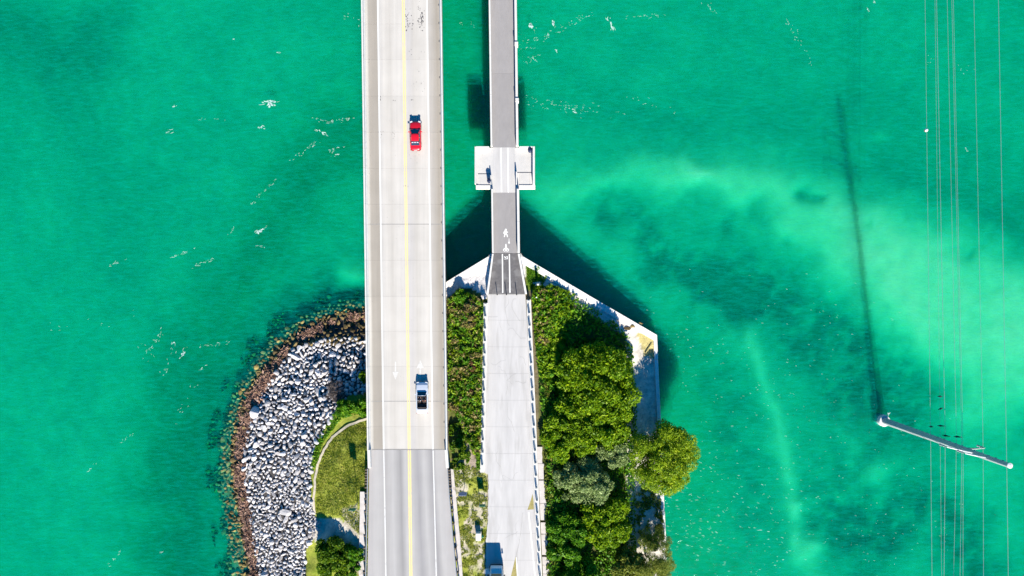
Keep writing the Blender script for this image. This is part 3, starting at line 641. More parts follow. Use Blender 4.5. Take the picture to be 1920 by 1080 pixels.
# ------------------------------------------------------------------ old bridge, now a trail
FB = empty('old_bridge', P(947, 478, 0), 'narrow old bridge with grey asphalt trail and cross-shaped viewing platform', 'bridge')
def fq(a, b_, p0, p1, z, ia=0.0, ib=0.0):
    """quad between the bridge edges, inset ia / ib pixels"""
    return [P(fbL(p1)+ia, p1, z), P(fbR(p1)-ib, p1, z), P(fbR(p0)-ib, p0, z), P(fbL(p0)+ia, p0, z)]
b = MB(); b.prism(fq(0, 0, -360, 276, ZF-.06), ZF-1.1); b.build('deck', M['concrete_side'], FB)
b = MB(); b.prism(fq(0, 0, 355.5, 475, ZF-.06), ZF-1.1); b.build('deck', M['concrete_side'], FB)
for p0, p1 in ((-360, -180), (-179.8, 0), (0.2, 138), (138.2, 276)):
    b = MB(); b.prism(fq(0, 0, p0, p1, ZF, 3.4, 5.2), ZF-.055); b.build('trail_surface', M['trail_asphalt'], FB)
b = MB(); b.prism(fq(0, 0, 361.5, 474.8, ZF, 3.4, 5.0), ZF-.055); b.build('trail_surface', M['trail_asphalt'], FB)
def fpar(side, p0, p1, h=1.12):
    b = MB()
    f = (lambda py: (fbL(py), fbL(py)+3.1)) if side < 0 else (lambda py: (fbR(py)-4.4, fbR(py)))
    a0, a1 = f(p0); c0, c1 = f(p1)
    b.prism([P(c0, p1, ZF), P(c1, p1, ZF), P(a1, p0, ZF), P(a0, p0, ZF)], ZF-.5)
    b.v = [(v[0], v[1], v[2]+(h if i < 4 else 0)) for i, v in enumerate(b.v)]
    return b.build('parapet', M['concrete_white'], FB, bevel=.03)
ed = [-360, -270, -180, -92, -4, 84, 180, 276]
for p0, p1 in zip(ed[:-1], ed[1:]):
    fpar(-1, p0+.15, p1-.15, 1.0); fpar(1, p0+.15, p1-.15)
for p0, p1 in ((355.5, 416), (416, 474.6)): fpar(-1, p0+.15, p1-.15, 1.0); fpar(1, p0+.15, p1-.15)
for py in [84, 189, -10, -100]:   # pilaster caps on the right parapet
    b = MB(); b.box(P(fbR(py)-1.6, py, ZF+.62), (.52, .5, 1.3)); b.build('pilaster', M['concrete_white'], FB)
for py in (-250, -80, 20, 316, ):
    b = MB(); c0 = P((fbL(py)+fbR(py))/2, py, ZF); b.box((c0.x, c0.y, 1.6), (4.2, 1.6, 7.6), taper=.9); b.build('pier', M['concrete_side'], FB)
# viewing platform
PL = [(891.5, 277), (1002, 277), (1003.2, 354.5), (893, 354.5)]
b = MB(); b.prism([P(x, y, ZF-.005) for x, y in PL][::-1], ZF-.55); b.build('platform', M['platform_concrete'], FB)
b = MB(); b.prism([P(924, 276.2, ZF+.004), P(966, 276.2, ZF+.004), P(967, 361.3, ZF+.004), P(924.5, 361.3, ZF+.004)][::-1], ZF-.05); b.build('platform_walkway', M['old_pavement'], FB)
def wallbox(x0, y0, x1, y1, h, name='parapet', mat='concrete_white', z=ZF, bev=.025):
    b = MB(); b.prism([P(x0, y1, z), P(x1, y1, z), P(x1, y0, z), P(x0, y0, z)], z-.5); b.v = [(v[0], v[1], v[2]+(h if i < 4 else 0)) for i, v in enumerate(b.v)]
    return b.build(name, M[mat], FB, bevel=bev)
wallbox(998.6, 277, 1002.4, 347, 1.1); wallbox(890.6, 277, 892.6, 346, 1.0)
wallbox(893, 276.4, 917.4, 278.4, .9); wallbox(973.6, 276.4, 998.4, 278.4, .9)
wallbox(892.4, 347.2, 920.6, 354.6, .14); wallbox(973.2, 347.0, 1003.6, 354.6, .14)
wallbox(919.8, 330, 921.6, 347, .95); wallbox(967.2, 323.6, 969.2, 347, .95)
for x0, x1, y0 in ((896.4, 919.4, 326), (969.6, 997.8, 323.5)):
    xm = [x0, x0+(x1-x0)*.16, x0+(x1-x0)*.84, x1]
    for a, c in zip(xm[:-1], xm[1:]):
        b = MB(); b.prism([P(a+.2, 346.6, ZF+.05), P(c-.2, 346.6, ZF+.05), P(c-.2, y0+.6, ZF+.05), P(a+.2, y0+.6, ZF+.05)], ZF-.02); b.build('floor_panel', M['platform_concrete'], FB)
    b = MB(); b.prism([P(x0, y0+.2, ZF+.02), P(x1, y0+.2, ZF+.02), P(x1, y0-.6, ZF+.02), P(x0, y0-.6, ZF+.02)], ZF-.02); b.build('drain_slot', M['tar'], FB)
def fline(pts, w, z, mat, name, parent): b = MB(); b.add(*strip(dens(pts, 4), w, zf=lambda x, y: z)); return b.build(name, mat, parent)
fline([(939.6, 277), (940.4, 360)], 2.0, ZF+.009, M['white_paint'], 'lane_line', FB); fline([(952.4, 277), (953.3, 361)], 2.2, ZF+.009, M['white_paint'], 'lane_line', FB)
# painted walker, bicycle, small mark on the trail
def blobs(parent, name, shapes, z):
    b = MB(); k = 0
    for s in shapes:
        k += 1; zz = z+.0015*k
        if s[0] == 'c':
            _, x, y, r = s; b.add([P(x, y, zz)+Vector((math.cos(6.283*j/12)*r, math.sin(6.283*j/12)*r, 0)) for j in range(12)], [tuple(range(12))])
        elif s[0] == 'o':
            _, x, y, r, t = s; c = P(x, y, zz); n = 16
            b.add([c+Vector((math.cos(6.283*j/n)*q, math.sin(6.283*j/n)*q, 0)) for q in (r, r-t) for j in range(n)], [(j, (j+1) % n, n+(j+1) % n, n+j) for j in range(n)])
        else:
            _, x0, y0, x1, y1, w0, w1 = s; a = P(x0, y0, zz); c = P(x1, y1, zz); d = (c-a).normalized(); nn = Vector((-d.y, d.x, 0))
            b.add([a+nn*w0/2, c+nn*w1/2, c-nn*w1/2, a-nn*w0/2], [(0, 3, 2, 1)])
    return b.build(name, M['white_paint'], parent)
blobs(FB, 'walker_symbol', [('c', 948.3, 430.6, .15), ('l', 948.0, 431.5, 947.8, 438.0, .30, .36), ('l', 947.4, 432.2, 944.3, 436.0, .16, .13), ('l', 944.3, 436.0, 945.0, 438.5, .13, .11), ('l', 948.8, 432.8, 952.0, 436.2, .15, .12),
    ('l', 947.3, 437.4, 945.4, 444.4, .20, .15), ('l', 948.4, 437.4, 950.8, 440.5, .20, .17), ('l', 950.6, 440.0, 951.7, 444.6, .17, .14)], ZF+.006)
blobs(FB, 'bicycle_symbol', [('o', 946.2, 468.6, .25, .10), ('o', 951.3, 468.6, .25, .10), ('l', 948.6, 457.2, 948.6, 463.5, .12, .28), ('l', 948.6, 462.8, 946.3, 468.0, .18, .12), ('l', 948.8, 462.8, 951.2, 468.0, .18, .12), ('l', 946.4, 466.2, 951.0, 466.0, .13, .13), ('l', 948.7, 463, 948.9, 469, .16, .2)], ZF+.006)
blobs(FB, 'guide_mark', [('l', 954.4, 447.0, 954.5, 453.5, .06, .10), ('l', 954.5, 453.0, 954.5, 456.6, .18, .26)], ZF+.006)
# splayed ramp where the trail lands on the island
RP = empty('trail_ramp', P(949, 512, 5.2), 'splayed dark asphalt ramp with two white lines where the trail meets the island', 'ramp')
b = MB(); b.prism([P(915.8, 551, ZR+.02), P(984.2, 551, ZR+.02), P(970.6, 475.3, ZF-.002), P(925.6, 475.3, ZF-.002)], 4.6); b.build('ramp_surface', M['dark_asphalt'], RP)
for s, q in ((-1, [(912.2, 551.5), (915.7, 551.5), (925.4, 475.4), (922.6, 475.4)]), (1, [(984.4, 551.5), (988.2, 551.5), (974.6, 475.4), (970.8, 475.4)])):
    zz = [ZR+.75, ZR+.75, ZF+.95, ZF+.95]; b = MB(); b.prism([P(x, y, z) for (x, y), z in zip(q, zz)], 4.4); b.build('kerb_wall', M['concrete_white'], RP, bevel=.03)
def zramp(x, y): return ZF+(ZR+.02-ZF)*(y-475.3)/(551-475.3)+.006
for x0, x1 in ((942.0, 942.6), (955.0, 956.2)):
    b = MB(); b.add(*strip(dens([(x0, 476.5), (x1, 549)], 4), 2.2, zf=zramp)); b.build('lane_line', M['white_paint'], RP)
blobs(RP, 'faded_symbol', [('l', 946, 480.5, 948, 484, .14, .2), ('l', 950.5, 480, 951.5, 486, .16, .1), ('l', 945.5, 486, 951, 485, .08, .1)], ZF+.006)
b = MB(); b.add(*strip(dens([(914.5, 551.8), (985, 551.8)], 4), 1.3, zf=lambda x, y: ZR+.026)); b.build('end_joint', M['joint'], RP)

# old road
def old_road():
    Lp = [(552, 914.5), (600, 914), (700, 911.5), (820, 908.5), (886, 907.5), (889, 915.5), (920, 916), (985, 914.5), (1010, 911.5), (1080, 910), (1140, 908)]
    Rp = [(552, 985), (600, 988), (700, 993), (820, 998), (880, 1000.5), (980, 1005), (1080, 1010), (1140, 1013)]
    b = MB(); vs = []; ysl = [552+2.5*i for i in range(238)]; z = ZR
    for py in ysl:
        w = (fbm(np.array([py/5.0]), np.array([3.0]), 4)[0]-.5)*2.6 if py > 888 else 0
        vs += [P(interp(Lp, py)[0]+w, py, z), P(interp(Rp, py)[0], py, z)]
    n = len(vs); fs = [(2*i, 2*i+2, 2*i+3, 2*i+1) for i in range(len(ysl)-1)]
    vs += [Vector((v.x, v.y, z-.5)) for v in vs]; fs += [(2*i, n+2*i, n+2*i+2, 2*i+2) for i in range(len(ysl)-1)]+[(2*i+1, 2*i+3, n+2*i+3, n+2*i+1) for i in range(len(ysl)-1)]
    b.add(vs, fs); o = b.build('old_road', M['old_pavement']); tag(o, 'pale worn old road running down the middle of the island', 'road', kind='structure')
    fl = lambda pts, w, nm: (lambda q: (q.add(*strip(dens(pts, 8), w, zf=lambda x, y: ZR, dz=.006)), q.build(nm, M['white_paint'], o)))(MB())
    fl([(991, 960), (997, 1015), (1004, 1090), (1008, 1140)], 2.0, 'edge_line'); fl([(967.5, 1045), (971, 1085), (974, 1140)], 1.9, 'edge_line')
    # wedge of dry grass let into the paving
    M['dry_turf'] = simple('dry_turf', (.30, .26, .10), .95, var=.35, scale=3, bump=.5)
    q = MB(); q.add([P(967, 1043, ZR+.012), P(957, 1085, ZR+.012), P(950, 1140, ZR+.012), P(972, 1140, ZR+.012), P(969, 1080, ZR+.012)], [(0, 1, 2, 3, 4)]); q.build('grass_wedge', M['dry_turf'], o)
    q = MB(); q.add([P(998.5, 926, ZR+.012), P(996, 936, ZR+.012), P(989, 956, ZR+.012), P(1001, 955, ZR+.012), P(1000.5, 940, ZR+.012)], [(0, 1, 2, 3, 4)]); q.build('grass_wedge', M['dry_turf'], o)
    # saw-cut slab joints and cracks
    q = MB()
    for py in range(600, 1100, 50): q.add(*strip([(interp(Lp, py)[0]+2, py), ((interp(Lp, py)[0]+interp(Rp, py)[0])/2, py+.6), (interp(Rp, py)[0]-2, py+.3)], .35, zf=lambda x, y: ZR, dz=.004))
    q.add(*strip(wob(dens([(974, 1010), (968, 1045)], 5), 3, 2), .6, zf=lambda x, y: ZR, dz=.005)); q.add(*strip(wob(dens([(981, 960), (975, 1008)], 5), 3, 2), .5, zf=lambda x, y: ZR, dz=.005))
    q.build('paving_joint', M['joint'], o)
    q = MB(); rc = random.Random(9)
    for k in range(16):
        x, y = rc.uniform(925, 980), rc.uniform(570, 1060); a = rc.uniform(0, 6.28); pts = [(x, y)]
        for _ in range(rc.randint(4, 9)): a += rc.gauss(0, .5); x += math.cos(a)*5; y += math.sin(a)*7; pts.append((min(max(x, 916), 986), y))
        q.add(*strip(pts, rc.uniform(.25, .5), zf=lambda x, y: ZR, dz=.0045+.0002*k))
    c = q.build('crack', M['joint'], o); c['kind'] = 'stuff'
old_road()

# post-and-pipe railings along the old road
def old_rail(pts, y0, y1, pitch, label, wk):
    root = empty('roadside_railing', P(interp(pts, y0)[0], y0, ZR), label, 'railing', 'white post railings along the old road')
    b = MB(); pp = [(interp(pts, y)[0], y) for y in np.linspace(y0, y1, 16)]; zz = ZR+.16
    b.add(*strip(pp, wk, zf=lambda x, y: zz)); n = len(b.v); b.v += [(v[0], v[1], ZR-.5) for v in b.v]
    b.f += [(2*i, 2*i+2, n+2*i+2, n+2*i) for i in range(15)]+[(2*i+1, n+2*i+1, n+2*i+3, 2*i+3) for i in range(15)]+[(0, n, n+1, 1)]; b.m = [0]*len(b.f)
    b.build('kerb_beam', M['concrete_white'], root)
    pm = MB(); pm.box((0, 0, .42), (.34, .30, .84), taper=.9); me = pm.mesh('post', M['concrete_white'])
    y = y0+3; tops = []
    while y < y1:
        e = P(interp(pts, y)[0], y, zz); link('post', me, root, e-root.location); tops.append(e+Vector((0, 0, .62))); y += pitch
    q = MB(); q.tube(tops, .045, 6); q.build('pipe_rail', M['steel'], root)
old_rail([(556, 910.8), (700, 908.3), (820, 905.6), (888, 904)], 568, 886, 23.1, 'white post railing along the left edge of the old road beside the scrub strip', 7.5)
old_rail([(556, 991), (700, 997), (820, 1002.2), (1000, 1009), (1140, 1015)], 562, 1138, 23.3, 'white post railing along the right edge of the old road below the trees', 8.2)
# broken sidewalk outside the right railing: separate slabs
py = 838.0; sw = None
while py < 1130:
    h = random.uniform(20, 44); w0 = random.uniform(8, 16); w1 = random.uniform(8, 16); x0 = 1007.5+.045*(py-846)
    b = MB(); ts = [k/5 for k in range(6)]
    edge = [(x0+w0+(w1-w0)*t+random.uniform(-1.6, 1.6), py+h*t) for t in ts]
    q = [(x0, py)]+edge+[(x0+.045*h, py+h)]; dz = random.uniform(0, .05)
    b.prism([P(x, y, ZR+.02+dz) for x, y in q], ZR-.4)
    if sw is None: sw = tag(b.build('sidewalk', M['verge_concrete']), 'broken pale concrete sidewalk slabs beside the right railing', 'pavement', kind='structure')
    else: b.build('sidewalk_slab', M['verge_concrete'], sw)
    py += h+random.uniform(.3, 4.5)

# ------------------------------------------------------------------ seawalls
def seawall(line, wpx, label, inward, ovl=0.0):
    root = empty('seawall', P(line[0][0], line[0][1], 0), label, 'wall', 'concrete seawalls of the island')
    for a, c in zip(line[:-1], line[1:]):
        k = max(2, int(math.hypot(c[0]-a[0], c[1]-a[1])/32))
        for i in range(k):
            p = [a[j]+(c[j]-a[j])*i/k for j in range(3)]; q = [a[j]+(c[j]-a[j])*(i+1)/k for j in range(3)]
            A = P(*p); Bq = P(*q); d = (Bq-A); d.z = 0; d.normalize(); nn = Vector((-d.y, d.x, 0))*inward; w = wpx/11.6
            A2 = A+d*.012; B2 = Bq-d*.012; jog = random.uniform(-.02, .03)
            b = MB(); b.prism([A2+Vector((0, 0, jog)), B2+Vector((0, 0, jog)), B2+nn*w+Vector((0, 0, jog)), A2+nn*w+Vector((0, 0, jog))], [A.z-.45, Bq.z-.45, Bq.z-.45, A.z-.45]); b.build('coping', M['wall_coping'], root, bevel=.04)
        A = P(*a); Bq = P(*c); d = Bq-A; d.z = 0; d.normalize(); nn = Vector((-d.y, d.x, 0))*inward
        b = MB(); o = nn*.12; t = nn*(wpx/11.6-.1)
        b.prism([A+o+Vector((0, 0, -.3)), Bq+o+Vector((0, 0, -.3)), Bq+t+Vector((0, 0, -.3)), A+t+Vector((0, 0, -.3))], -2.4); b.build('wall_face', M['concrete_side'], root)
M['wall_coping'] = simple('wall_coping', (.66, .64, .62), .85, var=.12, scale=1.4, bump=.4, rand=.05, dirt=((.36, .33, .28), 1.1, .60, .6))
seawall(WALL_L, 12, 'white concrete seawall dropping left from the trail and under the highway bridge', 1)
seawall(WALL_R, 12, 'long white concrete seawall slanting down to the right of the trail', -1)
seawall(WALL_E, 7, 'low weathered seawall on the right-hand shore beneath the trees', -1)
b = MB(); b.prism([P(915, 482, ZF-.08), P(981, 482, ZF-.08), P(977, 475.2, ZF-.08), P(919, 475.2, ZF-.08)], -2.4)
tag(b.build('old_abutment', M['concrete_side']), 'concrete abutment under the end of the old bridge', 'abutment')

# ------------------------------------------------------------------ rocks
def rock_mesh(seed, flat=.85):
    bm = bmesh.new(); bmesh.ops.create_icosphere(bm, subdivisions=2, radius=.5); r = random.Random(seed)
    ax = [Vector((r.gauss(0, 1), r.gauss(0, 1), r.gauss(0, 1))).normalized() for _ in range(7)]; cut = [r.uniform(.17, .38) for _ in ax]
    for v in bm.verts:
        p = v.co.copy()
        for a, c in zip(ax, cut):
            d = p.dot(a)
            if d > c: p -= a*(d-c)*.97
        v.co = Vector((p.x*r.uniform(1.0, 1.06), p.y*r.uniform(.96, 1.04), p.z*flat))
    sx, sy = r.uniform(.95, 1.6), r.uniform(.85, 1.2)
    for v in bm.verts: v.co.x *= sx; v.co.y *= sy
    me = bpy.data.meshes.new('riprap_boulder'); bm.to_mesh(me); bm.free(); return me
RM = [rock_mesh(100+i) for i in range(14)]
for me in RM: me.materials.append(M['limestone'])
RV = [(np.array([v.co for v in me.vertices]), np.array([p.vertices for p in me.polygons])) for me in RM]
def rotmat(r):
    a, bb, c = r.uniform(0, 6.28), r.gauss(0, .25), r.gauss(0, .25)
    return np.array((Matrix.Rotation(a, 3, 'Z') @ Matrix.Rotation(bb, 3, 'X') @ Matrix.Rotation(c, 3, 'Y')))
def many(name, items, mat, label, cat):
    """items: (location, size, seed) joined into one uncountable mass"""
    vs = []; fs = []; n = 0; r = random.Random(5)
    for loc, size, k in items:
        v, f = RV[k % len(RV)]; vs.append((v*size) @ rotmat(r).T+np.array(loc)); fs.append(f+n); n += len(v)
    me = bpy.data.meshes.new(name); me.from_pydata(np.concatenate(vs).tolist(), [], np.concatenate(fs).tolist()); me.materials.append(mat); me.update()
    return tag(link(name, me), label, cat, kind='stuff')
ROCKPOLY = [(700, 640), (655, 632), (610, 636), (568, 648)]+[(x+13, y+7) for x, y in SHORE[4:]]+ROCKIN[::-1]
def sample(poly, n, mind, seed, tries=60000, sz=None, ovr=1.0):
    r = random.Random(seed); xs = [p[0] for p in poly]; ys_ = [p[1] for p in poly]; cell = {}; out = []
    cand = np.array([(r.uniform(min(xs), max(xs)), r.uniform(min(ys_), max(ys_))) for _ in range(tries)]); ok = inpoly(cand[:, 0], cand[:, 1], poly)
    for x, y in cand[ok]:
        d = mind*r.uniform(.75, 1.35) if sz is None else sz(x, y, r); key = (int(x//16), int(y//16))
        if any((x-a)**2+(y-b_)**2 < ((d+e)*.5*ovr)**2 for i in (-1, 0, 1) for j in (-1, 0, 1) for a, b_, e in cell.get((key[0]+i, key[1]+j), ())): continue
        cell.setdefault(key, []).append((x, y, d)); out.append((x, y, d))
        if len(out) >= n: break
    return out
def rsz(x, y, r):
    base = 9.4 if y < 900 else 7.8
    return base*(1.5+r.random()*.6 if r.random() < .09 else 1)*r.uniform(.5, 1.25)
rocks = sample(ROCKPOLY, 2600, 8.0, 11, 90000, rsz, .88)
rocks.sort(key=lambda t: -t[2])
zr = hgt([t[0] for t in rocks], [t[1] for t in rocks])
vis = [(x, y, d, z) for (x, y, d), z in zip(rocks, zr) if x < hwL(y)-3 and y < 1075]
rr = random.Random(3)
for i, (x, y, d, z) in enumerate(vis[:300]):
    s = d*1.12/11.7; o = link('riprap_boulder', RM[i % len(RM)], None, P(x, y, z+s*.12)); o.rotation_euler = (rr.gauss(0, .22), rr.gauss(0, .22), rr.uniform(0, 6.28)); o.scale = (s, s, s*rr.uniform(.85, 1.1))
    dS, dI = float(dpoly([x], [y], SHORE)[0]), float(dpoly([x], [y], ROCKIN)[0])
    tag(o, ('large pale boulder tight beside the highway bridge at the top of the rock bank' if x > 618 else 'large pale boulder at the rim of the rock bank next to the brown seaweed' if dS < 32 else
            'large pale boulder at the inner edge of the rock bank next to path and bushes' if dI < 22 else 'large pale boulder in the upper middle of the rock bank' if y < 770 else
            'large pale boulder in the middle of the rock bank level with the path' if y < 900 else 'large pale boulder in the lower part of the rock bank near the bottom edge'), 'boulder', 'boulders of the riprap bank')
chosen = set(id(t) for t in vis[:300]); rest = [((x, y, d, z)) for (x, y, d), z in zip(rocks, zr)]
big = set((t[0], t[1]) for t in vis[:300]); rest = [t for t in rest if (t[0], t[1]) not in big]
items = [(P(x, y, z+d*.02), d*1.08/11.7, i) for i, (x, y, d, z) in enumerate(rest)]
low = sample(ROCKPOLY, 700, 5.0, 12, 40000); zl = hgt([t[0] for t in low], [t[1] for t in low])
items += [(P(x, y, z-.08), d/11.7, i) for i, ((x, y, d), z) in enumerate(zip(low, zl))]
many('riprap_stones', items, M['limestone'], 'mass of smaller pale limestone stones filling the rock bank', 'stones')
# wet, weedy rocks at and under the waterline
wl_ = sample([(x-9, y-5) for x, y in SHORE]+[(x+9, y+4) for x, y in SHORE[4:]][::-1]+[(560, 648), (615, 645), (660, 640), (700, 645)], 760, 7, 21, 90000); zw = hgt([t[0] for t in wl_], [t[1] for t in wl_])
many('wet_stones', [(P(x, y, max(z, -.15)+.04), d*random.uniform(.8, 1.5)/11.3, i) for i, ((x, y, d), z) in enumerate(zip(wl_, zw))], M['wet_rock'], 'dark wet stones along the waterline of the rock bank', 'stones')
rf = sample(SHORE+[(x-16, y-10) for x, y in REEF][::-1], 3000, 6.5, 22, 110000, None, .9); zf_ = hgt([t[0] for t in rf], [t[1] for t in rf])
dsh = dpoly([t[0] for t in rf], [t[1] for t in rf], SHORE); drf = dpoly([t[0] for t in rf], [t[1] for t in rf], REEF); frac = np.where(inpoly([t[0] for t in rf], [t[1] for t in rf], REEF+[(760, 1140), (760, 556)]), dsh/(dsh+drf+1e-6), 1.1); fnz = fbm(np.array([t[0]/26 for t in rf]), np.array([t[1]/26 for t in rf]), 8)
many('sunken_stones', [(P(x, y, -.03-.30*fr-1.5*max(0, fr-.6)-random.uniform(0, .12)), d*random.uniform(.8, 1.5)/11.3, i) for i, ((x, y, d), fr, fz) in enumerate(zip(rf, frac, fnz)) if fz > -.05+.55*fr], M['reef_rock'], 'olive stones lying under the clear water off the rock bank', 'stones')

# drift weed wrack between the rocks and the water
def quads_mesh(name, C, A, B, mat, parent=None, fold=0.0):
    """leaf-like quads: centres C, half axes A (length) and B (width) as arrays"""
    n = len(C); tip = C+A; tail = C-A; lft = C+B+np.cross(A, B)*0; rgt = C-B
    V = np.stack([tail, lft, tip, rgt], 1).reshape(-1, 3)
    org = np.zeros(3); p = parent
    while p is not None: org = np.array(p.location); p = p.parent
    me = bpy.data.meshes.new(name); me.vertices.add(4*n); me.vertices.foreach_set('co', (V-org).ravel())
    me.loops.add(4*n); me.loops.foreach_set('vertex_index', np.arange(4*n)); me.polygons.add(n); me.polygons.foreach_set('loop_start', np.arange(n)*4)
    me.materials.append(mat); me.update(calc_edges=True); me.validate()
    return link(name, me, parent)
def rdir(n, up=0.0):
    v = RNG.normal(size=(n, 3)); v[:, 2] += up; return v/np.linalg.norm(v, axis=1, keepdims=True)
def leafaxes(n, size, up, asp=.5, var=.35):
    N = rdir(n, up); t = rdir(n); A = np.cross(N, t); A /= np.linalg.norm(A, axis=1, keepdims=True)+1e-9; B = np.cross(N, A)
    s = size*(1+var*RNG.normal(size=(n, 1))).clip(.4, 2); return A*s, B*s*asp
def wrack():
    n = 7500; line = np.array(dens(SHORE, 10)); k = RNG.integers(0, len(line), n); base = line[k]
    d = RNG.normal(0, 1, n); mid = np.array([540, 800]); off = mid-base; off /= np.linalg.norm(off, axis=1, keepdims=True)
    wmask = fbm(base[:, 0]/22, base[:, 1]/22, 15); wid = np.where(base[:, 1] > 690, 9, 4)
    t = 8+d*.5*wid*(.5+wmask); p = base+off*t[:, None]+RNG.normal(0, 3, (n, 2)); keep = (wmask+(base[:, 1] > 700)*.16 > .45) & (p[:, 0] < 690); p = p[keep]
    z = hgt(p[:, 0], p[:, 1])+.12+RNG.uniform(0, .22, len(p)); C = np.stack([(p[:, 0]-960)*(H-z)/F, (540-p[:, 1])*(H-z)/F, z], -1)
    A, B = leafaxes(len(C), .34, 2.5, .4); tag(quads_mesh('seaweed_wrack', C, A, B, M['seaweed_leaf']), 'band of rusty brown drift seaweed along the rocks', 'seaweed', kind='stuff')
M['seaweed_leaf'] = leaf_mat('seaweed_leaf', [(.10, .055, .038), (.22, .125, .09), (.38, .235, .17)], .1)
wrack()

# ------------------------------------------------------------------ vegetation
def foliage(name, clumps, n, size, mat, parent=None, up=.6, asp=.5, shell=.55, flat=.85):
    cl = np.array(clumps); w = cl[:, 3]**2; k = RNG.choice(len(cl), n, p=w/w.sum()); d = rdir(n, .35)
    r = cl[k, 3]*(shell+(1.08-shell)*RNG.random(n)**.6); C = cl[k, :3]+d*r[:, None]*np.array([1, 1, flat])
    A, B = leafaxes(n, size, up, asp); return quads_mesh(name, C, A, B, mat, parent)
def tree(name, label, px, py, rx, ry, zg, h, mat, nleaf, size, base=None, cl=22, cr=.32, asp=.5, group=None, cat='tree', up=.6, seed=1, low=.45, trunk=True):
    r = random.Random(seed); zc = zg+h*low+h*.22; base = base or (px, py); g = P(base[0], base[1], zg)
    root = empty(name, g, label, cat, group); c = P(px, py, zc); sx = rx*(H-zc)/F; sy = ry*(H-zc)/F; sz = h*(1-low)*.62
    clumps = []
    for i in range(cl):
        a = r.uniform(0, 6.283); q = math.sqrt((i+.5)/cl)*.82; zz = math.sqrt(max(0, 1-q*q))*r.uniform(.3, 1.0)
        rad = min(sx, sy)*cr*r.uniform(.65, 1.2); clumps.append((c.x+math.cos(a+i*2.4)*q*sx, c.y+math.sin(a+i*2.4)*q*sy, c.z+sz*(zz*1.3-.35), rad))
    for i in range(cl//3):
        a = r.uniform(0, 6.283); q = r.uniform(.2, .8); clumps.append((c.x+math.cos(a)*q*sx, c.y+math.sin(a)*q*sy, c.z-sz*.7, min(sx, sy)*cr))
    foliage('crown', clumps, nleaf, size, mat, root, up, asp)
    b = MB(); th = max(.07, h*.028); fork = Vector((g.x*.6+c.x*.4, g.y*.6+c.y*.4, zg+h*.35)); b.tube([g+Vector((0, 0, -.3)), g+Vector((0, 0, h*.12)), fork], [th*1.5, th, th*.8], 8)
    for k in r.sample(clumps, min(9, len(clumps))):
        e = Vector(k[:3]); mid = fork.lerp(e, .5)+Vector((r.uniform(-.3, .3), r.uniform(-.3, .3), .2)); b.tube([fork, mid, e], [th*.55, th*.35, th*.15], 5)
    b.build('trunk', M['bark'], root, smooth=True); return root
tree('broadleaf_tree', 'largest yellow-green tree with a rounded crown right of the old road', 1118, 718, 86, 84, 2.3, 4.7, M['leaf_yellow'], 32300, 0.216, cl=64, cr=.20, seed=2)
tree('broadleaf_tree', 'yellow-green tree against the right railing below the largest tree', 1062, 806, 50, 70, 3.4, 3.3, M['leaf_yellow'], 18050, 0.202, cl=40, cr=.23, seed=3)
tree('broadleaf_tree', 'yellow-green tree with its crown reaching towards the feathery shore tree', 1128, 800, 62, 58, 2.2, 4.4, M['leaf_yellow'], 20900, 0.209, cl=44, cr=.22, seed=4)
tree('feathery_tree', 'round feathery yellow-green tree overhanging the water on the right shore', 1243, 856, 66, 72, 1.1, 6.6, M['leaf_pine'], 44000, 0.18, base=(1205, 838), cl=64, cr=.21, asp=.28, seed=5, up=.9)
tree('silver_shrub', 'silvery grey-green shrub in the middle of the tree belt', 1092, 905, 62, 50, 2.6, 4.7, M['leaf_grey'], 17100, 0.173, cl=38, cr=.22, seed=6, cat='shrub', low=.3)
tree('silver_shrub', 'smaller silvery grey-green shrub squeezed between the feathery tree and the yellow-green trees', 1150, 848, 34, 32, 1.8, 4.7, M['leaf_grey'], 8550, 0.166, cl=14, cr=.32, seed=7, cat='shrub', low=.3)
tree('broadleaf_tree', 'bright yellow-green tree below the silvery shrubs', 1132, 978, 62, 52, 2.0, 4.2, M['leaf_yellow'], 19950, 0.202, cl=44, cr=.22, seed=8)
tree('broadleaf_tree', 'fresh green tree beside the broken sidewalk near the bottom edge', 1060, 1012, 42, 56, 3.3, 3.8, M['leaf_green'], 14250, 0.187, cl=34, cr=.24, seed=9)
tree('broadleaf_tree', 'green tree cut by the bottom edge right of the old road', 1085, 1082, 46, 36, 3.0, 4.0, M['leaf_green'], 11400, 0.187, cl=18, cr=.32, seed=10)
tree('feathery_tree', 'olive feathery tree on the shore in the bottom right of the island', 1224, 1048, 42, 58, 1.2, 5.6, M['leaf_olive'], 24700, 0.144, base=(1210, 1040), cl=26, cr=.28, asp=.2, seed=11, up=.9)
tree('broadleaf_tree', 'olive tree behind the bottom stretch of the low seawall', 1180, 1060, 36, 40, 1.4, 4.6, M['leaf_olive'], 10450, 0.187, cl=16, cr=.33, seed=12)
tree('dark_tree', 'dark green tree on the lawn between the boulders and the road at the bottom edge', 628, 1046, 46, 46, 3.7, 2.1, M['leaf_dark'], 17100, 0.187, cl=40, cr=.23, seed=13)
tree('round_bush', 'bright green bush at the top of the rock bank', 646, 764, 22, 16, 3.9, 1.5, M['leaf_green'], 2600, 0.17, cl=12, cr=.36, seed=14, cat='bush', low=.2)
tree('round_bush', 'green bush tight against the highway bridge above the curved path', 677, 762, 16, 17, 4.1, 1.7, M['leaf_green'], 2200, 0.17, cl=10, cr=.38, seed=15, cat='bush', low=.2)
tree('round_bush', 'small yellow-green bush among boulders at the highway bridge edge', 680, 708, 9, 11, 2.6, 1.3, M['leaf_yellow'], 1300, 0.16, cl=8, cr=.42, seed=16, cat='bush', low=.2)
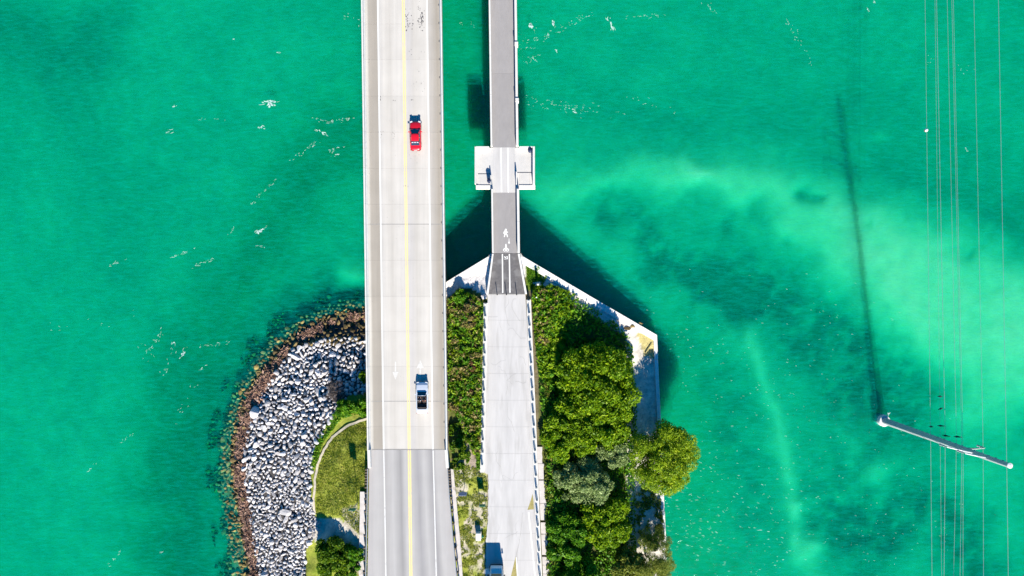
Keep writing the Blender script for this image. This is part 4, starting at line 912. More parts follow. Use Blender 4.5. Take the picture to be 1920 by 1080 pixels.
tree('bare_bush', 'leafless purple-brown bush among the boulders', 630, 738, 19, 26, 3.0, 1.3, M['twig'], 3400, 0.17, cl=14, cr=.36, asp=.10, seed=17, cat='bush', low=.2)
tree('round_bush', 'green bush beside the guardrail at the bottom left of the road', 666, 1050, 17, 34, 5.2, 1.3, M['leaf_green'], 2600, 0.17, cl=14, cr=.34, seed=18, cat='bush', low=.2)
# bushes of the strip between bridge and old road
tree('dry_bush', 'large tan dry bush at the upper end of the scrub strip', 884, 592, 18, 30, 4.9, 1.1, M['leaf_brown'], 3400, 0.19, cl=18, cr=.34, seed=19, cat='bush', low=.2)
tree('dry_bush', 'small reddish dry bush against the left railing, upper of two', 887, 688, 11, 12, 5.1, .9, M['leaf_red'], 1300, 0.15, cl=9, cr=.4, seed=20, cat='bush', low=.2)
tree('dry_bush', 'small reddish dry bush against the left railing, lower of two', 886, 742, 10, 13, 5.1, .9, M['leaf_red'], 1300, 0.15, cl=9, cr=.4, seed=21, cat='bush', low=.2)
tree('round_bush', 'dark green bush by the end of the left railing', 884, 828, 11, 18, 5.3, 1.2, M['leaf_dark'], 1900, 0.17, cl=10, cr=.38, seed=22, cat='bush', low=.2)
tree('round_bush', 'green bush at the upper left corner of the scrub strip', 865, 556, 16, 14, 4.5, 1.1, M['leaf_green'], 2200, 0.17, cl=10, cr=.38, seed=23, cat='bush', low=.2)

def scrub(name, poly, n, size, hmax, mat, label, seed, dens_=None, up=1.0, asp=.5, cat='scrub', clump=3.2, ths=.0):
    r = np.random.default_rng(seed); xs = [p[0] for p in poly]; ys_ = [p[1] for p in poly]
    p = np.stack([r.uniform(min(xs), max(xs), n*3), r.uniform(min(ys_), max(ys_), n*3)], -1); p = p[inpoly(p[:, 0], p[:, 1], poly)]
    f = fbm(p[:, 0]/9, p[:, 1]/9, seed); p = p[f > ths][:n]; f = f[f > ths][:n]
    z = hgt(p[:, 0], p[:, 1])+hmax*(fbm(p[:, 0]/clump/2, p[:, 1]/clump/2, seed+3, 2)*.8+.2)*r.uniform(.25, 1.0, len(p))
    C = np.stack([(p[:, 0]-960)*(H-z)/F, (540-p[:, 1])*(H-z)/F, z], -1); A, B = leafaxes(len(C), size, up, asp)
    return tag(quads_mesh(name, C, A, B, mat), label, cat, kind='stuff')
STRIP = [(840, 560), (865, 545), (895, 556), (905, 570), (903, 700), (900, 850), (888, 852), (868, 800), (852, 770), (841, 770)]
scrub('scrub', STRIP, 11000, .22, 1.3, M['leaf_green'], 'green scrub filling the strip between highway bridge and old road', 51, ths=.42)
scrub('scrub', STRIP, 12000, .22, 1.1, M['leaf_olive'], 'olive scrub woven through the strip between highway bridge and old road', 52)
scrub('scrub', STRIP, 6500, .20, 1.35, M['leaf_brown'], 'dry brown scrub patches in the strip between highway bridge and old road', 53, ths=.53)
scrub('scrub', STRIP, 7500, .21, 1.35, M['leaf_yellow'], 'yellow-green tufts standing above the scrub between highway bridge and old road', 65, ths=.46)
scrub('grass', [(897, 560), (906, 570), (905, 700), (901, 880), (893, 880), (895, 700)], 5000, .16, .35, M['grass_fresh'], 'fresh green grass line against the left railing', 54, cat='grass', asp=.3)
EAST = [(998, 556), (1002, 540), (1030, 535), (1080, 558), (1150, 600), (1185, 640), (1195, 760), (1190, 900), (1195, 1100), (1030, 1100), (1026, 860), (1014, 760), (1004, 640)]
scrub('scrub', EAST, 16000, .24, 1.3, M['leaf_green'], 'green undergrowth beneath the trees right of the old road', 55, ths=.35)
scrub('scrub', [(998, 556), (1002, 538), (1030, 532), (1080, 552), (1060, 640), (1030, 720), (1016, 720), (1004, 640)], 9000, .22, 1.2, M['leaf_yellow'], 'yellow-green scrub at the upper right end of the old road', 56, ths=.4)
scrub('scrub', [(998, 556), (1010, 540), (1050, 545), (1030, 640), (1010, 660)], 1800, .2, 1.2, M['leaf_brown'], 'dry tan scrub mixed in beside the right railing', 57, ths=.5)
scrub('scrub', [(850, 795), (870, 790), (882, 860), (870, 880), (845, 880), (842, 800)], 2600, .2, .9, M['leaf_dark'], 'dark scrub added as shade beside the bridge end right of the road', 58, ths=.45)  # dark leaves added in place of the tall sign's cast shadow
scrub('scrub', [(692, 770), (640, 785), (606, 830), (590, 880), (582, 880), (592, 830), (625, 775), (650, 755), (692, 745)], 4600, .17, .6, M['grass_fresh'], 'fringe of bright green plants between boulders and path', 59, ths=.3, asp=.4)
scrub('grass', LAWN, 16000, .13, .14, M['grass_blade'], 'short dry grass on the lawn left of the road', 60, cat='grass', asp=.25)
scrub('grass', [(848, 865), (905, 880), (914, 895), (913, 1000), (909, 1090), (868, 1090), (856, 980), (850, 900)], 11000, .13, .14, M['grass_blade'], 'short dry grass between the guardrail and the old road', 61, cat='grass', asp=.25, ths=.44)
scrub('grass', [(986, 487), (1006, 498), (1030, 512), (1020, 530), (1000, 545), (990, 530)], 3000, .14, .2, M['grass_fresh'], 'small green lawn in the corner behind the right seawall', 62, cat='grass', asp=.3)
scrub('scrub', [(1019, 690), (1030, 690), (1034, 860), (1042, 1100), (1026, 1100), (1021, 900)], 3600, .17, .7, M['leaf_olive'], 'olive fringe growing over the edge of the broken sidewalk', 64, ths=.42)
scrub('scrub', [(1190, 930), (1215, 900), (1240, 940), (1246, 1010), (1200, 1030)], 1500, .2, .7, M['leaf_olive'], 'sparse olive scrub inside the low seawall', 63, ths=.5)

# ------------------------------------------------------------------ vehicles
def loft(rows, close=True):
    n = len(rows[0]); vs = [v for r in rows for v in r]; fs = []
    for i in range(len(rows)-1):
        for k in range(n-1): a = i*n+k; fs.append((a, a+1, a+n+1, a+n))
        if close: fs.append((i*n+n-1, i*n, (i+1)*n, (i+1)*n+n-1))
    fs += [tuple(range(n-1, -1, -1)), tuple(range((len(rows)-1)*n, len(rows)*n))]
    return vs, fs
def wheels(root, hw_, yf, yr, r=.32, w=.22):
    t = MB(); t.tube([(-w/2, 0, 0), (-w/2+.03, 0, 0), (w/2-.03, 0, 0), (w/2, 0, 0)], [r*.93, r, r, r*.93], 20); tm = t.mesh('tyre', M['rubber'], smooth=True)
    q = MB(); q.tube([(-w/2-.006, 0, 0), (w/2+.006, 0, 0)], r*.62, 14); qm = q.mesh('rim', M['alloy'])
    for s in (-1, 1):
        for y in (yf, yr):
            o = link('wheel', tm, root, (s*(hw_-w/2-.01), y, r)); link('rim', qm, o)
def body_rows(st, W):
    rows = []
    for y, wf, zl, zb, zt in st:
        w = W/2*wf; rows.append([Vector(p) for p in ((-w*.90, y, zl), (-w, y, zl+.12), (-w, y, (zl+zb)/2), (-w*.985, y, zb), (-w*.86, y, zt-.015), (-w*.45, y, zt), (w*.45, y, zt), (w*.86, y, zt-.015), (w*.985, y, zb), (w, y, (zl+zb)/2), (w, y, zl+.12), (w*.90, y, zl))])
    return rows
def add_sub(o, lv=1):
    s = o.modifiers.new('subdivision', 'SUBSURF'); s.levels = lv; s.render_levels = lv; o.data.polygons.foreach_set('use_smooth', [True]*len(o.data.polygons))
def lbuild(root, verts, faces, name, mat, parent=None, smooth=False, sub=0, bevel=0.0):
    b = MB(); b.add(verts, faces); o = link(name, b.mesh(name, mat, smooth=smooth), parent or root)
    if sub: add_sub(o, sub)
    if bevel: k = o.modifiers.new('bevel', 'BEVEL'); k.width = bevel; k.segments = 2
    return o
def thick(pts, t=.012):
    """panel from a quad with thickness along its normal"""
    a, b_, c, d = [Vector(p) for p in pts]; n = (b_-a).cross(d-a).normalized()*t
    return [a, b_, c, d, a-n, b_-n, c-n, d-n], [(0, 1, 2, 3), (7, 6, 5, 4), (0, 4, 5, 1), (1, 5, 6, 2), (2, 6, 7, 3), (3, 7, 4, 0)]
def lights(root, W, L, zf, zr, yf=None):
    for s in (-1, 1):
        b = MB(); b.box((s*W*.36, L/2-.10, zf), (.36, .20, .12), rz=-s*.25); link('headlight', b.mesh('headlight', M['lamp_clear']), root)
        b = MB(); b.box((s*W*.37, -L/2+.05, zr), (.34, .10, .13), rz=s*.12); link('taillight', b.mesh('taillight', M['lamp_red']), root)
        b = MB(); b.box((s*(W/2+.09), .55, .98), (.20, .14, .13)); link('mirror', b.mesh('mirror', root['_paint'] and M[root['_paint']]), root, ); 
def red_car():
    W, L = 1.78, 4.55; root = empty('red_car', P(780.2, 256.5, ZD), 'red sedan driving up the right-hand lane of the bridge', 'car', rz=math.radians(.9)); root['_paint'] = 'red_paint'
    st = [(-L/2, .84, .30, .62, .80), (-L/2+.18, .95, .24, .74, .95), (-L/2+.75, 1, .2, .84, 1.0), (-.9, 1, .18, .88, .96), (.3, 1, .18, .86, .93), (.95, 1, .18, .84, .93), (1.5, .98, .2, .78, .86), (L/2-.22, .92, .24, .66, .74), (L/2, .78, .32, .54, .62)]
    lbuild(root, *loft(body_rows(st, W)), 'body', M['red_paint'], sub=1)
    zt = 1.42; hb, ht = .76, .60                       # half width of cabin at belt and roof
    yb = [-1.55, -1.02, .22, .98]                      # rear belt, rear roof, front roof, front belt
    rows = []
    for y, dz, k in ((yb[1]-.03, -.05, .98), (yb[1]+.25, 0, 1), ((yb[1]+yb[2])/2, .03, 1.02), (yb[2]-.2, .005, 1), (yb[2]+.03, -.05, .98)):
        rows.append([Vector((x*ht*k, y, zt+dz-abs(x)**3*.05)) for x in (-1, -.6, 0, .6, 1)]+[Vector((x*ht*k, y, zt+dz-.05-abs(x)**3*.05)) for x in (1, .6, 0, -.6, -1)])
    lbuild(root, *loft(rows), 'roof', M['red_paint'], sub=1)
    q = lambda pts, name: lbuild(root, *thick(pts), name, M['car_glass'])
    q([(-hb*.95, yb[3], .93), (hb*.95, yb[3], .93), (ht*.96, yb[2], zt-.02), (-ht*.96, yb[2], zt-.02)], 'windshield')
    q([(hb*.92, yb[0], .97), (-hb*.92, yb[0], .97), (-ht*.95, yb[1], zt-.03), (ht*.95, yb[1], zt-.03)], 'rear_window')
    for s in (-1, 1):
        for y0, y1, t0, t1 in ((yb[0]+.12, -.42, yb[1]+.02, -.40), (-.36, yb[3]-.08, -.36, yb[2]-.02)):
            pts = [(s*hb, y0, .93), (s*hb, y1, .93), (s*ht, t1, zt-.06), (s*ht, t0, zt-.06)]; q(pts if s > 0 else pts[::-1], 'side_window')
        b = MB()
        for p0, p1 in (((yb[3]+.02, .93), (yb[2], zt-.03)), ((-.39, .95), (-.38, zt-.05)), ((yb[0]-.02, .97), (yb[1], zt-.03))): b.tube([(s*hb, p0[0], p0[1]), (s*ht*.99, p1[0], p1[1])], .045, 6)
        link('pillar', b.mesh('pillar', M['red_paint'], smooth=True), root)
        b = MB(); b.tube([(s*W*.499, -.2, .78), (s*W*.506, -.02, .78)], .02, 5); link('door_handle', b.mesh('door_handle', M['alloy']), root)
    b = MB()
    for x in (-.38, 0, .38): b.box((x, -1.14, 1.30), (.26, .16, .06))  # white blocks set in the rear window as a painted glint
    link('rear_window_glint', b.mesh('rear_window_glint', M['white_gloss']), root)
    b = MB(); b.box((0, L/2-.02, .36), (1.25, .08, .14)); link('front_bumper', b.mesh('front_bumper', M['dark_steel']), root)
    b = MB(); b.box((0, -L/2+.02, .42), (1.3, .08, .16)); link('rear_bumper', b.mesh('rear_bumper', M['dark_steel']), root)
    b = MB(); b.box((0, -L/2-.005, .62), (.46, .03, .14)); link('number_plate', b.mesh('number_plate', M['white_gloss']), root)
    wheels(root, W/2, 1.38, -1.36); lights(root, W, L, .62, .76); del root['_paint']; return root
red_car()
def convertible():
    W, L = 1.86, 4.85; root = empty('convertible_car', P(792.6, 744.5, ZD), 'silver open-top convertible with dark interior driving up the right-hand lane', 'car', rz=math.radians(.6)); root['_paint'] = 'silver_paint'
    st = [(-L/2, .84, .30, .62, .84), (-L/2+.2, .95, .24, .76, .96), (-L/2+.62, 1, .2, .86, .99), (-1.72, 1, .18, .90, .98), (.72, 1, .18, .88, .95), (.95, 1, .18, .87, .96), (1.45, .99, .2, .82, .92), (2.0, .95, .22, .76, .84), (L/2-.16, .90, .25, .64, .72), (L/2, .78, .32, .54, .60)]
    def row(y, wf, zl, zb, zt, tub=None):
        w = W/2*wf; zi = zt if tub is None else tub
        return [Vector(p) for p in ((-w*.90, y, zl), (-w, y, zl+.12), (-w, y, (zl+zb)/2), (-w*.985, y, zb), (-w*.88, y, zt-.01), (-w*.82, y, zt-.01), (-w*.80, y, zi), (w*.80, y, zi), (w*.82, y, zt-.01), (w*.88, y, zt-.01), (w*.985, y, zb), (w, y, (zl+zb)/2), (w, y, zl+.12), (w*.90, y, zl))]
    def at(y):
        return interp([(s[0],)+tuple(s[1:]) for s in st], y)
    ylist = [s[0] for s in st if s[0] < -1.60]+[-1.62, -1.60, -.4, .56, .58]+[s[0] for s in st if s[0] > .6]
    rows = [row(y, *at(y), tub=(.50 if -1.61 < y < .57 else None)) for y in ylist]
    o = lbuild(root, *loft(rows), 'body', [M['silver_paint'], M['interior']])
    o.data.polygons.foreach_set('use_smooth', [False]*len(o.data.polygons))
    for p in o.data.polygons:
        c = p.center
        if -1.63 < c.y < .59 and abs(c.x) < W*.412 and c.z > .3: p.material_index = 1
    k = o.modifiers.new('bevel', 'BEVEL'); k.width = .03; k.segments = 2; k.limit_method = 'ANGLE'
    # windshield with frame
    a = [(-.74, .98, .94), (.74, .98, .94), (.62, .42, 1.36), (-.62, .42, 1.36)]; lbuild(root, *thick(a), 'windshield', M['car_glass'])
    b = MB(); b.tube([a[0], a[3], a[2], a[1]], .035, 6); link('windshield_frame', b.mesh('windshield_frame', M['silver_paint'], smooth=True), root)
    b = MB(); b.box((0, .52, .86), (1.40, .26, .16)); link('dashboard', b.mesh('dashboard', M['interior']), root)
    for s in (-1, 1):
        b = MB(); b.box((s*.38, -.28, .60), (.50, .52, .16)); b.box((s*.38, -.58, .84), (.48, .14, .56), rx=.2); b.box((s*.38, -.66, 1.16), (.26, .10, .16)); o = link('seat', b.mesh('seat', M['seat_leather']), root)
        k = o.modifiers.new('bevel', 'BEVEL'); k.width = .04; k.segments = 2
    b = MB(); b.box((0, -1.18, .62), (1.30, .42, .16)); b.box((0, -1.46, .80), (1.30, .12, .46), rx=.2); link('rear_seat', b.mesh('rear_seat', M['seat_leather']), root)
    b = MB(); b.box((0, -1.60, .99), (1.34, .24, .07)); link('folded_top', b.mesh('folded_top', M['interior']), root)
    n = 16; b = MB(); c = Vector((-.38, .28, .94)); b.tube([c+Vector((math.cos(6.283*j/n)*.18, math.sin(6.283*j/n)*.08, math.sin(6.283*j/n)*.16)) for j in range(n+1)], .018, 5); link('steering_wheel', b.mesh('steering_wheel', M['interior']), root)
    b = MB(); b.box((0, .50, 1.30), (.22, .05, .07)); link('rear_view_mirror', b.mesh('rear_view_mirror', M['white_gloss']), root)
    b = MB(); b.box((0, L/2-.03, .38), (1.3, .08, .16)); link('front_bumper', b.mesh('front_bumper', M['dark_steel']), root)
    b = MB(); b.box((0, -L/2-.005, .60), (.46, .03, .14)); link('number_plate', b.mesh('number_plate', M['white_gloss']), root)
    b = MB(); b.box((0, -L/2+.02, .42), (1.3, .08, .16)); link('rear_bumper', b.mesh('rear_bumper', M['dark_steel']), root)
    for s in (-1, 1): b = MB(); b.tube([(s*W*.499, -.15, .80), (s*W*.506, .03, .80)], .02, 5); link('door_handle', b.mesh('door_handle', M['alloy']), root)
    wheels(root, W/2, 1.5, -1.42, .34); lights(root, W, L, .62, .78); del root['_paint']; return root
CV = convertible()
def skin(name, pts, edges, mat, parent=None, loc=(0, 0, 0), lv=1):
    me = bpy.data.meshes.new(name); me.from_pydata([p[:3] for p in pts], edges, []); me.materials.append(mat); o = link(name, me, parent, loc)
    k = o.modifiers.new('skin', 'SKIN'); k.use_smooth_shade = True
    for i, p in enumerate(pts): me.skin_vertices[0].data[i].radius = (p[3], p[4] if len(p) > 4 else p[3])
    me.skin_vertices[0].data[0].use_root = True; s = o.modifiers.new('subdivision', 'SUBSURF'); s.levels = lv; s.render_levels = lv; return o
def person(x, label, shirt, drive):
    loc = CV.location+Vector((x, -.34, .74)); hy = .50 if drive else .22; hz_ = .24 if drive else .02
    pts = [(0, 0, 0, .15, .12), (0, -.03, .18, .14, .11), (0, -.06, .38, .165, .11), (0, -.05, .52, .06), (0, -.03, .60, .075, .085), (0, -.03, .70, .085, .10), (0, -.03, .78, .06, .07),
           (-.19, -.05, .44, .055), (-.25, .12, .22, .042), (-.16 if drive else -.14, hy, hz_, .034), (.19, -.05, .44, .055), (.25, .12, .22, .042), (.16 if drive else .14, hy, hz_, .034),
           (-.10, .06, -.02, .085), (-.12, .42, .02, .065), (-.12, .62, -.30, .05), (.10, .06, -.02, .085), (.12, .42, .02, .065), (.12, .62, -.30, .05), (-.12, .74, -.34, .04), (.12, .74, -.34, .04)]
    ed = [(0, 1), (1, 2), (2, 3), (3, 4), (4, 5), (5, 6), (2, 7), (7, 8), (8, 9), (2, 10), (10, 11), (11, 12), (0, 13), (13, 14), (14, 15), (0, 16), (16, 17), (17, 18), (15, 19), (18, 20)]
    o = skin('person', pts, ed, M['skin'], None, loc, 2); tag(o, label, 'person', 'people in the convertible')
    skin('shirt', [(0, -.02, .05, .17, .135), (0, -.04, .2, .155, .125), (0, -.06, .39, .18, .125), (-.20, -.05, .44, .07), (-.235, .04, .32, .06), (.20, -.05, .44, .07), (.235, .04, .32, .06)], [(0, 1), (1, 2), (2, 3), (3, 4), (2, 5), (5, 6)], shirt, o)
    b = MB(); b.lathe((0, -.045, .66), [(.10, .02), (.115, .08), (.10, .14), (.05, .175)], 10); h_ = link('hair', b.mesh('hair', M['hair'], smooth=True), o)
person(-.38, 'driver in a white shirt seated in the open convertible', M['shirt'], True)
person(.38, 'passenger in a salmon shirt seated in the open convertible', M['pink_shirt'], False)

def box_truck():
    c = P(931, 1066, ZR); root = empty('box_truck', c, 'white box truck parked on the old road, mostly cut off by the bottom edge', 'truck')
    W = 2.45
    rows = []
    for y, zl, zt in ((-7.4, .6, 3.05), (-1.35, .6, 3.05)):
        rows.append([Vector(p) for p in ((-W/2, y, zl), (-W/2, y, zt-.08), (-W/2+.08, y, zt), (W/2-.08, y, zt), (W/2, y, zt-.08), (W/2, y, zl))])
    lbuild(root, *loft(rows), 'cargo_box', M['white_gloss'])
    rows = []
    for y, w, zl, zt in ((-1.33, 2.05, .45, 2.55), (-.95, 2.05, .42, 2.52), (-.20, 2.0, .4, 1.42), (.55, 1.92, .4, 1.28), (.78, 1.75, .45, .95)):
        rows.append([Vector(p) for p in ((-w/2, y, zl), (-w/2, y, zt*.7), (-w/2*.86, y, zt), (w/2*.86, y, zt), (w/2, y, zt*.7), (w/2, y, zl))])
    lbuild(root, *loft(rows), 'cab', M['white_gloss'], bevel=.05)
    lbuild(root, *thick([(-.80, -.22, 1.46), (.80, -.22, 1.46), (.78, -.90, 2.46), (-.78, -.90, 2.46)]), 'windshield', M['car_glass'])
    b = MB(); b.box((0, .80, .55), (1.9, .16, .22)); link('front_bumper', b.mesh('front_bumper', M['dark_steel']), root)
    for s in (-1, 1):
        b = MB(); b.box((s*1.28, -.35, 1.75), (.22, .10, .4)); b.tube([(s*1.02, -.5, 1.6), (s*1.25, -.36, 1.7)], .025, 5); link('mirror', b.mesh('mirror', M['dark_steel']), root)
        b = MB(); b.box((s*.72, .72, .82), (.3, .14, .16)); link('headlight', b.mesh('headlight', M['lamp_clear']), root)
    wheels(root, 1.08, .15, -5.6, .42, .28)
box_truck()
b = MB(); b.box((0, 0, .22), (.85, .62, .40)); b.box((0, 0, .45), (.9, .66, .07)); o = link('storage_box', b.mesh('storage_box', M['white_gloss']), None, P(914.5, 1069.5, ZR)); tag(o, 'small white lidded box on the ground in front of the box truck', 'box')

# ------------------------------------------------------------------ street furniture
def bin_(px, py, label):
    root = empty('litter_bin', P(px, py, ZF+.01), label, 'bin', 'dark blue litter bins on the viewing platform')
    b = MB(); b.lathe(root.location, [(.26, 0), (.29, .1), (.31, .86), (.33, .9), (.33, .96), (.28, .97)], 18); b.build('body', M['bin_blue'], root, smooth=False)
    b = MB(); b.lathe(root.location+Vector((0, 0, .97)), [(.31, 0), (.30, .06), (.20, .13), (.06, .16)], 18); b.build('lid', M['bin_blue'], root, smooth=True)
    b = MB(); b.lathe(root.location+Vector((.0, -.12, 1.06)), [(.10, 0), (.10, .06), (.085, .065)], 10); b.build('opening', M['dark_steel'], root)
bin_(917.3, 340.5, 'dark blue litter bin in the left bay of the platform with a long shadow')
bin_(993.5, 283.5, 'dark blue litter bin in the upper right corner of the platform')
for x, l in ((932.2, 'left of the three thin dark bollards at the foot of the trail ramp'), (949.5, 'middle one of the three thin dark bollards at the foot of the trail ramp'), (968.8, 'right of the three thin dark bollards at the foot of the trail ramp')):
    b = MB(); e = P(x, 552.4, ZR+.03); b.lathe((0, 0, 0), [(.10, 0), (.10, .03), (.055, .035), (.055, 1.08), (.065, 1.09), (.06, 1.15), (.03, 1.18)], 12)
    tag(link('bollard', b.mesh('bollard', M['dark_steel']), None, e), l, 'bollard', 'bollards closing the trail ramp')
def sign(name, px, py, w, z0, z1, mat, label, posts=(0,), face=1, thickp=.04, edge=None, rz=0.0):
    g = G(px, py); root = empty(name, g, label, 'sign', rz=rz)
    for x in posts:
        b = MB(); b.tube([(x, 0, -.3), (x, 0, z1-.05)], .05, 8); link('post', b.mesh('post', M['steel']), root)
    b = MB(); b.box((0, .07, (z0+z1)/2), (w, thickp, z1-z0)); p = link('panel', b.mesh('panel', mat), root)
    k = p.modifiers.new('bevel', 'BEVEL'); k.width = .01; k.segments = 1
    b = MB(); e = .04
    for x in (-w/2+e, w/2-e): b.box((x, .094, (z0+z1)/2), (.03, .006, z1-z0-2*e))
    for z in (z0+e, z1-e): b.box((0, .0945, z), (w-2*e, .006, .03))
    link('border', b.mesh('border', M['sign_white']), p)
    b = MB(); b.box((0, -.005, z0+.25*(z1-z0)), (w*.9, .05, .06)); b.box((0, -.005, z0+.75*(z1-z0)), (w*.9, .05, .06)); link('bracket', b.mesh('bracket', M['steel']), root)
    return root
sign('road_sign', 671.5, 941, 1.1, 3.3, 4.5, M['sign_green'], 'green road sign on a tall post on the lawn left of the road')
sign('road_sign', 871.5, 910, 1.25, 3.9, 5.6, M['sign_shade_blue'], 'road sign with blue-grey shade painted on its panel on a tall post between the guardrail and the old road')
sign('board_sign', 905, 942, .95, 1.15, 2.3, M['sign_green'], 'low green board sign on two posts beside the old road', posts=(-.42, .42))
def cabinet():
    g = G(897.5, 1003); root = empty('utility_cabinet', g, 'white utility cabinet on the grass left of the box truck shadow', 'cabinet')
    b = MB(); b.box((0, 0, .5), (.72, 1.05, 1.0)); o = link('housing', b.mesh('housing', M['white_gloss']), root); k = o.modifiers.new('bevel', 'BEVEL'); k.width = .03; k.segments = 2
    b = MB(); b.box((0, 0, 1.03), (.78, 1.12, .06)); link('lid', b.mesh('lid', M['white_gloss']), root)
    b = MB(); b.box((0, .53, .5), (.6, .02, .8)); d = link('door', b.mesh('door', M['sign_white']), root); b = MB(); b.box((.2, .55, .5), (.05, .04, .14)); link('handle', b.mesh('handle', M['dark_steel']), d)
    b = MB(); b.box((0, 0, .04), (.9, 1.25, .12)); link('plinth', b.mesh('plinth', M['concrete_side']), root)
cabinet()
def hydrant_box():
    b = MB(); b.lathe((0, 0, 0), [(.16, 0), (.16, .1), (.11, .12), (.11, .5), (.16, .52), (.15, .62), (.05, .7)], 12); tag(link('valve_post', b.mesh('valve_post', M['sign_green']), None, G(905, 1004)), 'short green valve post right of the white cabinet', 'post')
hydrant_box()
def marker():
    g = G(1008, 533); root = empty('stone_marker', g, 'white stone marker post on rubble behind the right seawall', 'marker')
    b = MB(); b.box((0, 0, .85), (.42, .34, 1.7), taper=.8); b.box((0, 0, 1.75), (.3, .26, .12), taper=.4); o = link('shaft', b.mesh('shaft', M['concrete_white']), root)
    b = MB(); b.box((0, 0, .1), (.9, .8, .3), taper=.8); link('base', b.mesh('base', M['concrete_white']), root)
marker()
for i, (x, y, s) in enumerate([(1006, 537, .7), (1013, 536, .55), (1001, 531, .4)]):
    o = link('rubble_block', RM[i+3], None, G(x, y, .1)); o.scale = (s, s, s); tag(o, ['larger white rubble block left of the stone marker', 'white rubble block right of the stone marker', 'small white rubble block above left of the stone marker'][i], 'rubble', 'rubble round the stone marker')
o = link('rubble_block', RM[5], None, G(907.5, 556.5, .25)); o.scale = (.9, 1.0, .9); tag(o, 'pale boulder at the upper end of the left railing', 'boulder')
def kiosk():
    g = G(1001.5, 556); root = empty('trail_post', g, 'leaning dark post with white cap at the upper end of the right railing', 'post')
    b = MB(); b.tube([(0, 0, -.2), (.25, -.1, 1.0)], .07, 8); link('shaft', b.mesh('shaft', M['dark_steel']), root); b = MB(); b.tube([(.25, -.1, 1.0), (.34, -.135, 1.35)], .09, 8); link('cap', b.mesh('cap', M['white_gloss']), root)
kiosk()
# driftwood beam in the wall corner
b = MB(); b.tube([G(1210, 662, .15), G(1222, 645, .2)], [.10, .07], 7); tag(b.build('driftwood_log', M['timber_pale'] if 'timber_pale' in M else simple('timber_pale', (.5, .43, .18), .9, var=.2)), 'pale yellow driftwood beam in the seawall corner', 'log')
for i, (x, y, s) in enumerate([(1187, 611, .8), (1176, 616, .7), (1202, 606, .45)]):
    o = link('dark_stone', RM[i], None, G(x, y, .1)); o.data = RM[i].copy(); o.data.materials.clear(); o.data.materials.append(M['wet_rock']); o.scale = (s*1.3, s, s*.6)
    tag(o, ['dark stone on the white strip behind the slanting seawall', 'dark stone left of the other dark stone behind the slanting seawall', 'small dark stone nearest to the seawall corner'][i], 'stone', 'dark stones behind the slanting seawall')

# ------------------------------------------------------------------ power line
def pole():
    g = P(1655, 788, 0); h = 28.8; root = empty('transmission_pole', g, 'tall concrete transmission pole standing in the sea', 'utility pole')
    b = MB(); n = 16; b.tube([g+Vector((0, 0, -1.6)), g+Vector((0, 0, h*.5)), g+Vector((0, 0, h))], [.56, .43, .30], 12); b.build('shaft', M['pole_concrete'], root)
    b = MB(); b.lathe(g, [(.95, -2.0), (.95, .55), (.88, .72), (.60, .75)], 24); b.build('footing', M['concrete_white'], root)
    b = MB(); b.lathe(g+Vector((0, 0, h)), [(.34, 0), (.34, .12), (.05, .2)], 12); b.build('cap', M['white_gloss'], root)
    for z, end, rise in ((22.4, P(1775, 838, 22.9), .5), (24.9, P(1809.5, 850, 25.4), .5), (20.0, P(1846.5, 840, 22.4), .5)):
        a = g+Vector((0, 0, z)); arm = MB(); arm.tube([a, a.lerp(end, .5)+Vector((0, 0, .15)), end], [.15, .12, .08], 8); ao = arm.build('davit_arm', M['steel'], root)
        i = MB(); i.lathe(end+Vector((0, 0, -1.5)), [(.05, 0), (.13, .05), (.13, .2), (.08, .25), (.13, .5), (.08, .7), (.13, .9), (.06, 1.2), (.05, 1.5)], 10); i.build('insulator', M['insulator'], ao)
    for z in (13.1, 16.4, 19.0, 20.4): 
        i = MB(); c = g+Vector((.36, .0, z)); i.tube([c, c+Vector((.55, 0, .1))], .06, 8); i.build('insulator', M['insulator'], root)
    b = MB()
    for k in range(20): z = 3+k*1.3; b.box(g+Vector((.0, .50-.22*z/h*.9, z)), (.3, .14, .04))
    b.build('climbing_rungs', M['steel'], root)
pole()
def wire(pts, label, r=.032, extra=None):
    """pts: (px, py, z) the wire passes; extended to both sides with a slack sag"""
    q = [P(*p) for p in pts]; a, c = q[0], q[-1]; pt = []
    n = 40; y0, y1 = a.y+60, c.y-60
    for i in range(n+1):
        y = y0+(y1-y0)*i/n
        # piecewise linear through the given points, small sag between
        k = 0
        while k < len(q)-2 and y < q[k+1].y: k += 1
        t = (y-q[k].y)/(q[k+1].y-q[k].y); p = q[k].lerp(q[k+1], t); pt.append(p)
    b = MB(); b.tube(pt, r, 5); root = pt[0]
    o = link('power_line', b.mesh('power_line', M['wire'])); return tag(o, label, 'cable', 'cables strung from the transmission pole')
wire([(1734.5, 0, 11.6), (1744.8, 822, 13.2), (1747.5, 1080, 12.6)], 'leftmost and lowest cable of the power line', .023)
wire([(1753, 0, 14.8), (1762.5, 790, 15.6), (1765.5, 1080, 15.0)], 'second cable from the left in the power line', .016)
wire([(1756, 0, 14.8), (1772.5, 832, 16.5), (1770.0, 1080, 15.8)], 'third cable from the left in the power line', .026)
wire([(1776, 0, 17.4), (1793.5, 828, 19.0), (1788, 1080, 18.2)], 'fourth cable from the left in the power line', .020)
wire([(1784.5, 0, 18.6), (1803.5, 838, 20.4), (1800, 1080, 19.6)], 'fifth cable from the left in the power line', .020)
wire([(1787.5, 0, 18.8), (1806, 850, 20.6), (1805.5, 1080, 19.8)], 'sixth cable from the left in the power line', .020)
wire([(1826, 0, 20.0), (1843.5, 843, 21.6), (1844, 1080, 21.0)], 'second cable from the right in the power line', .020)
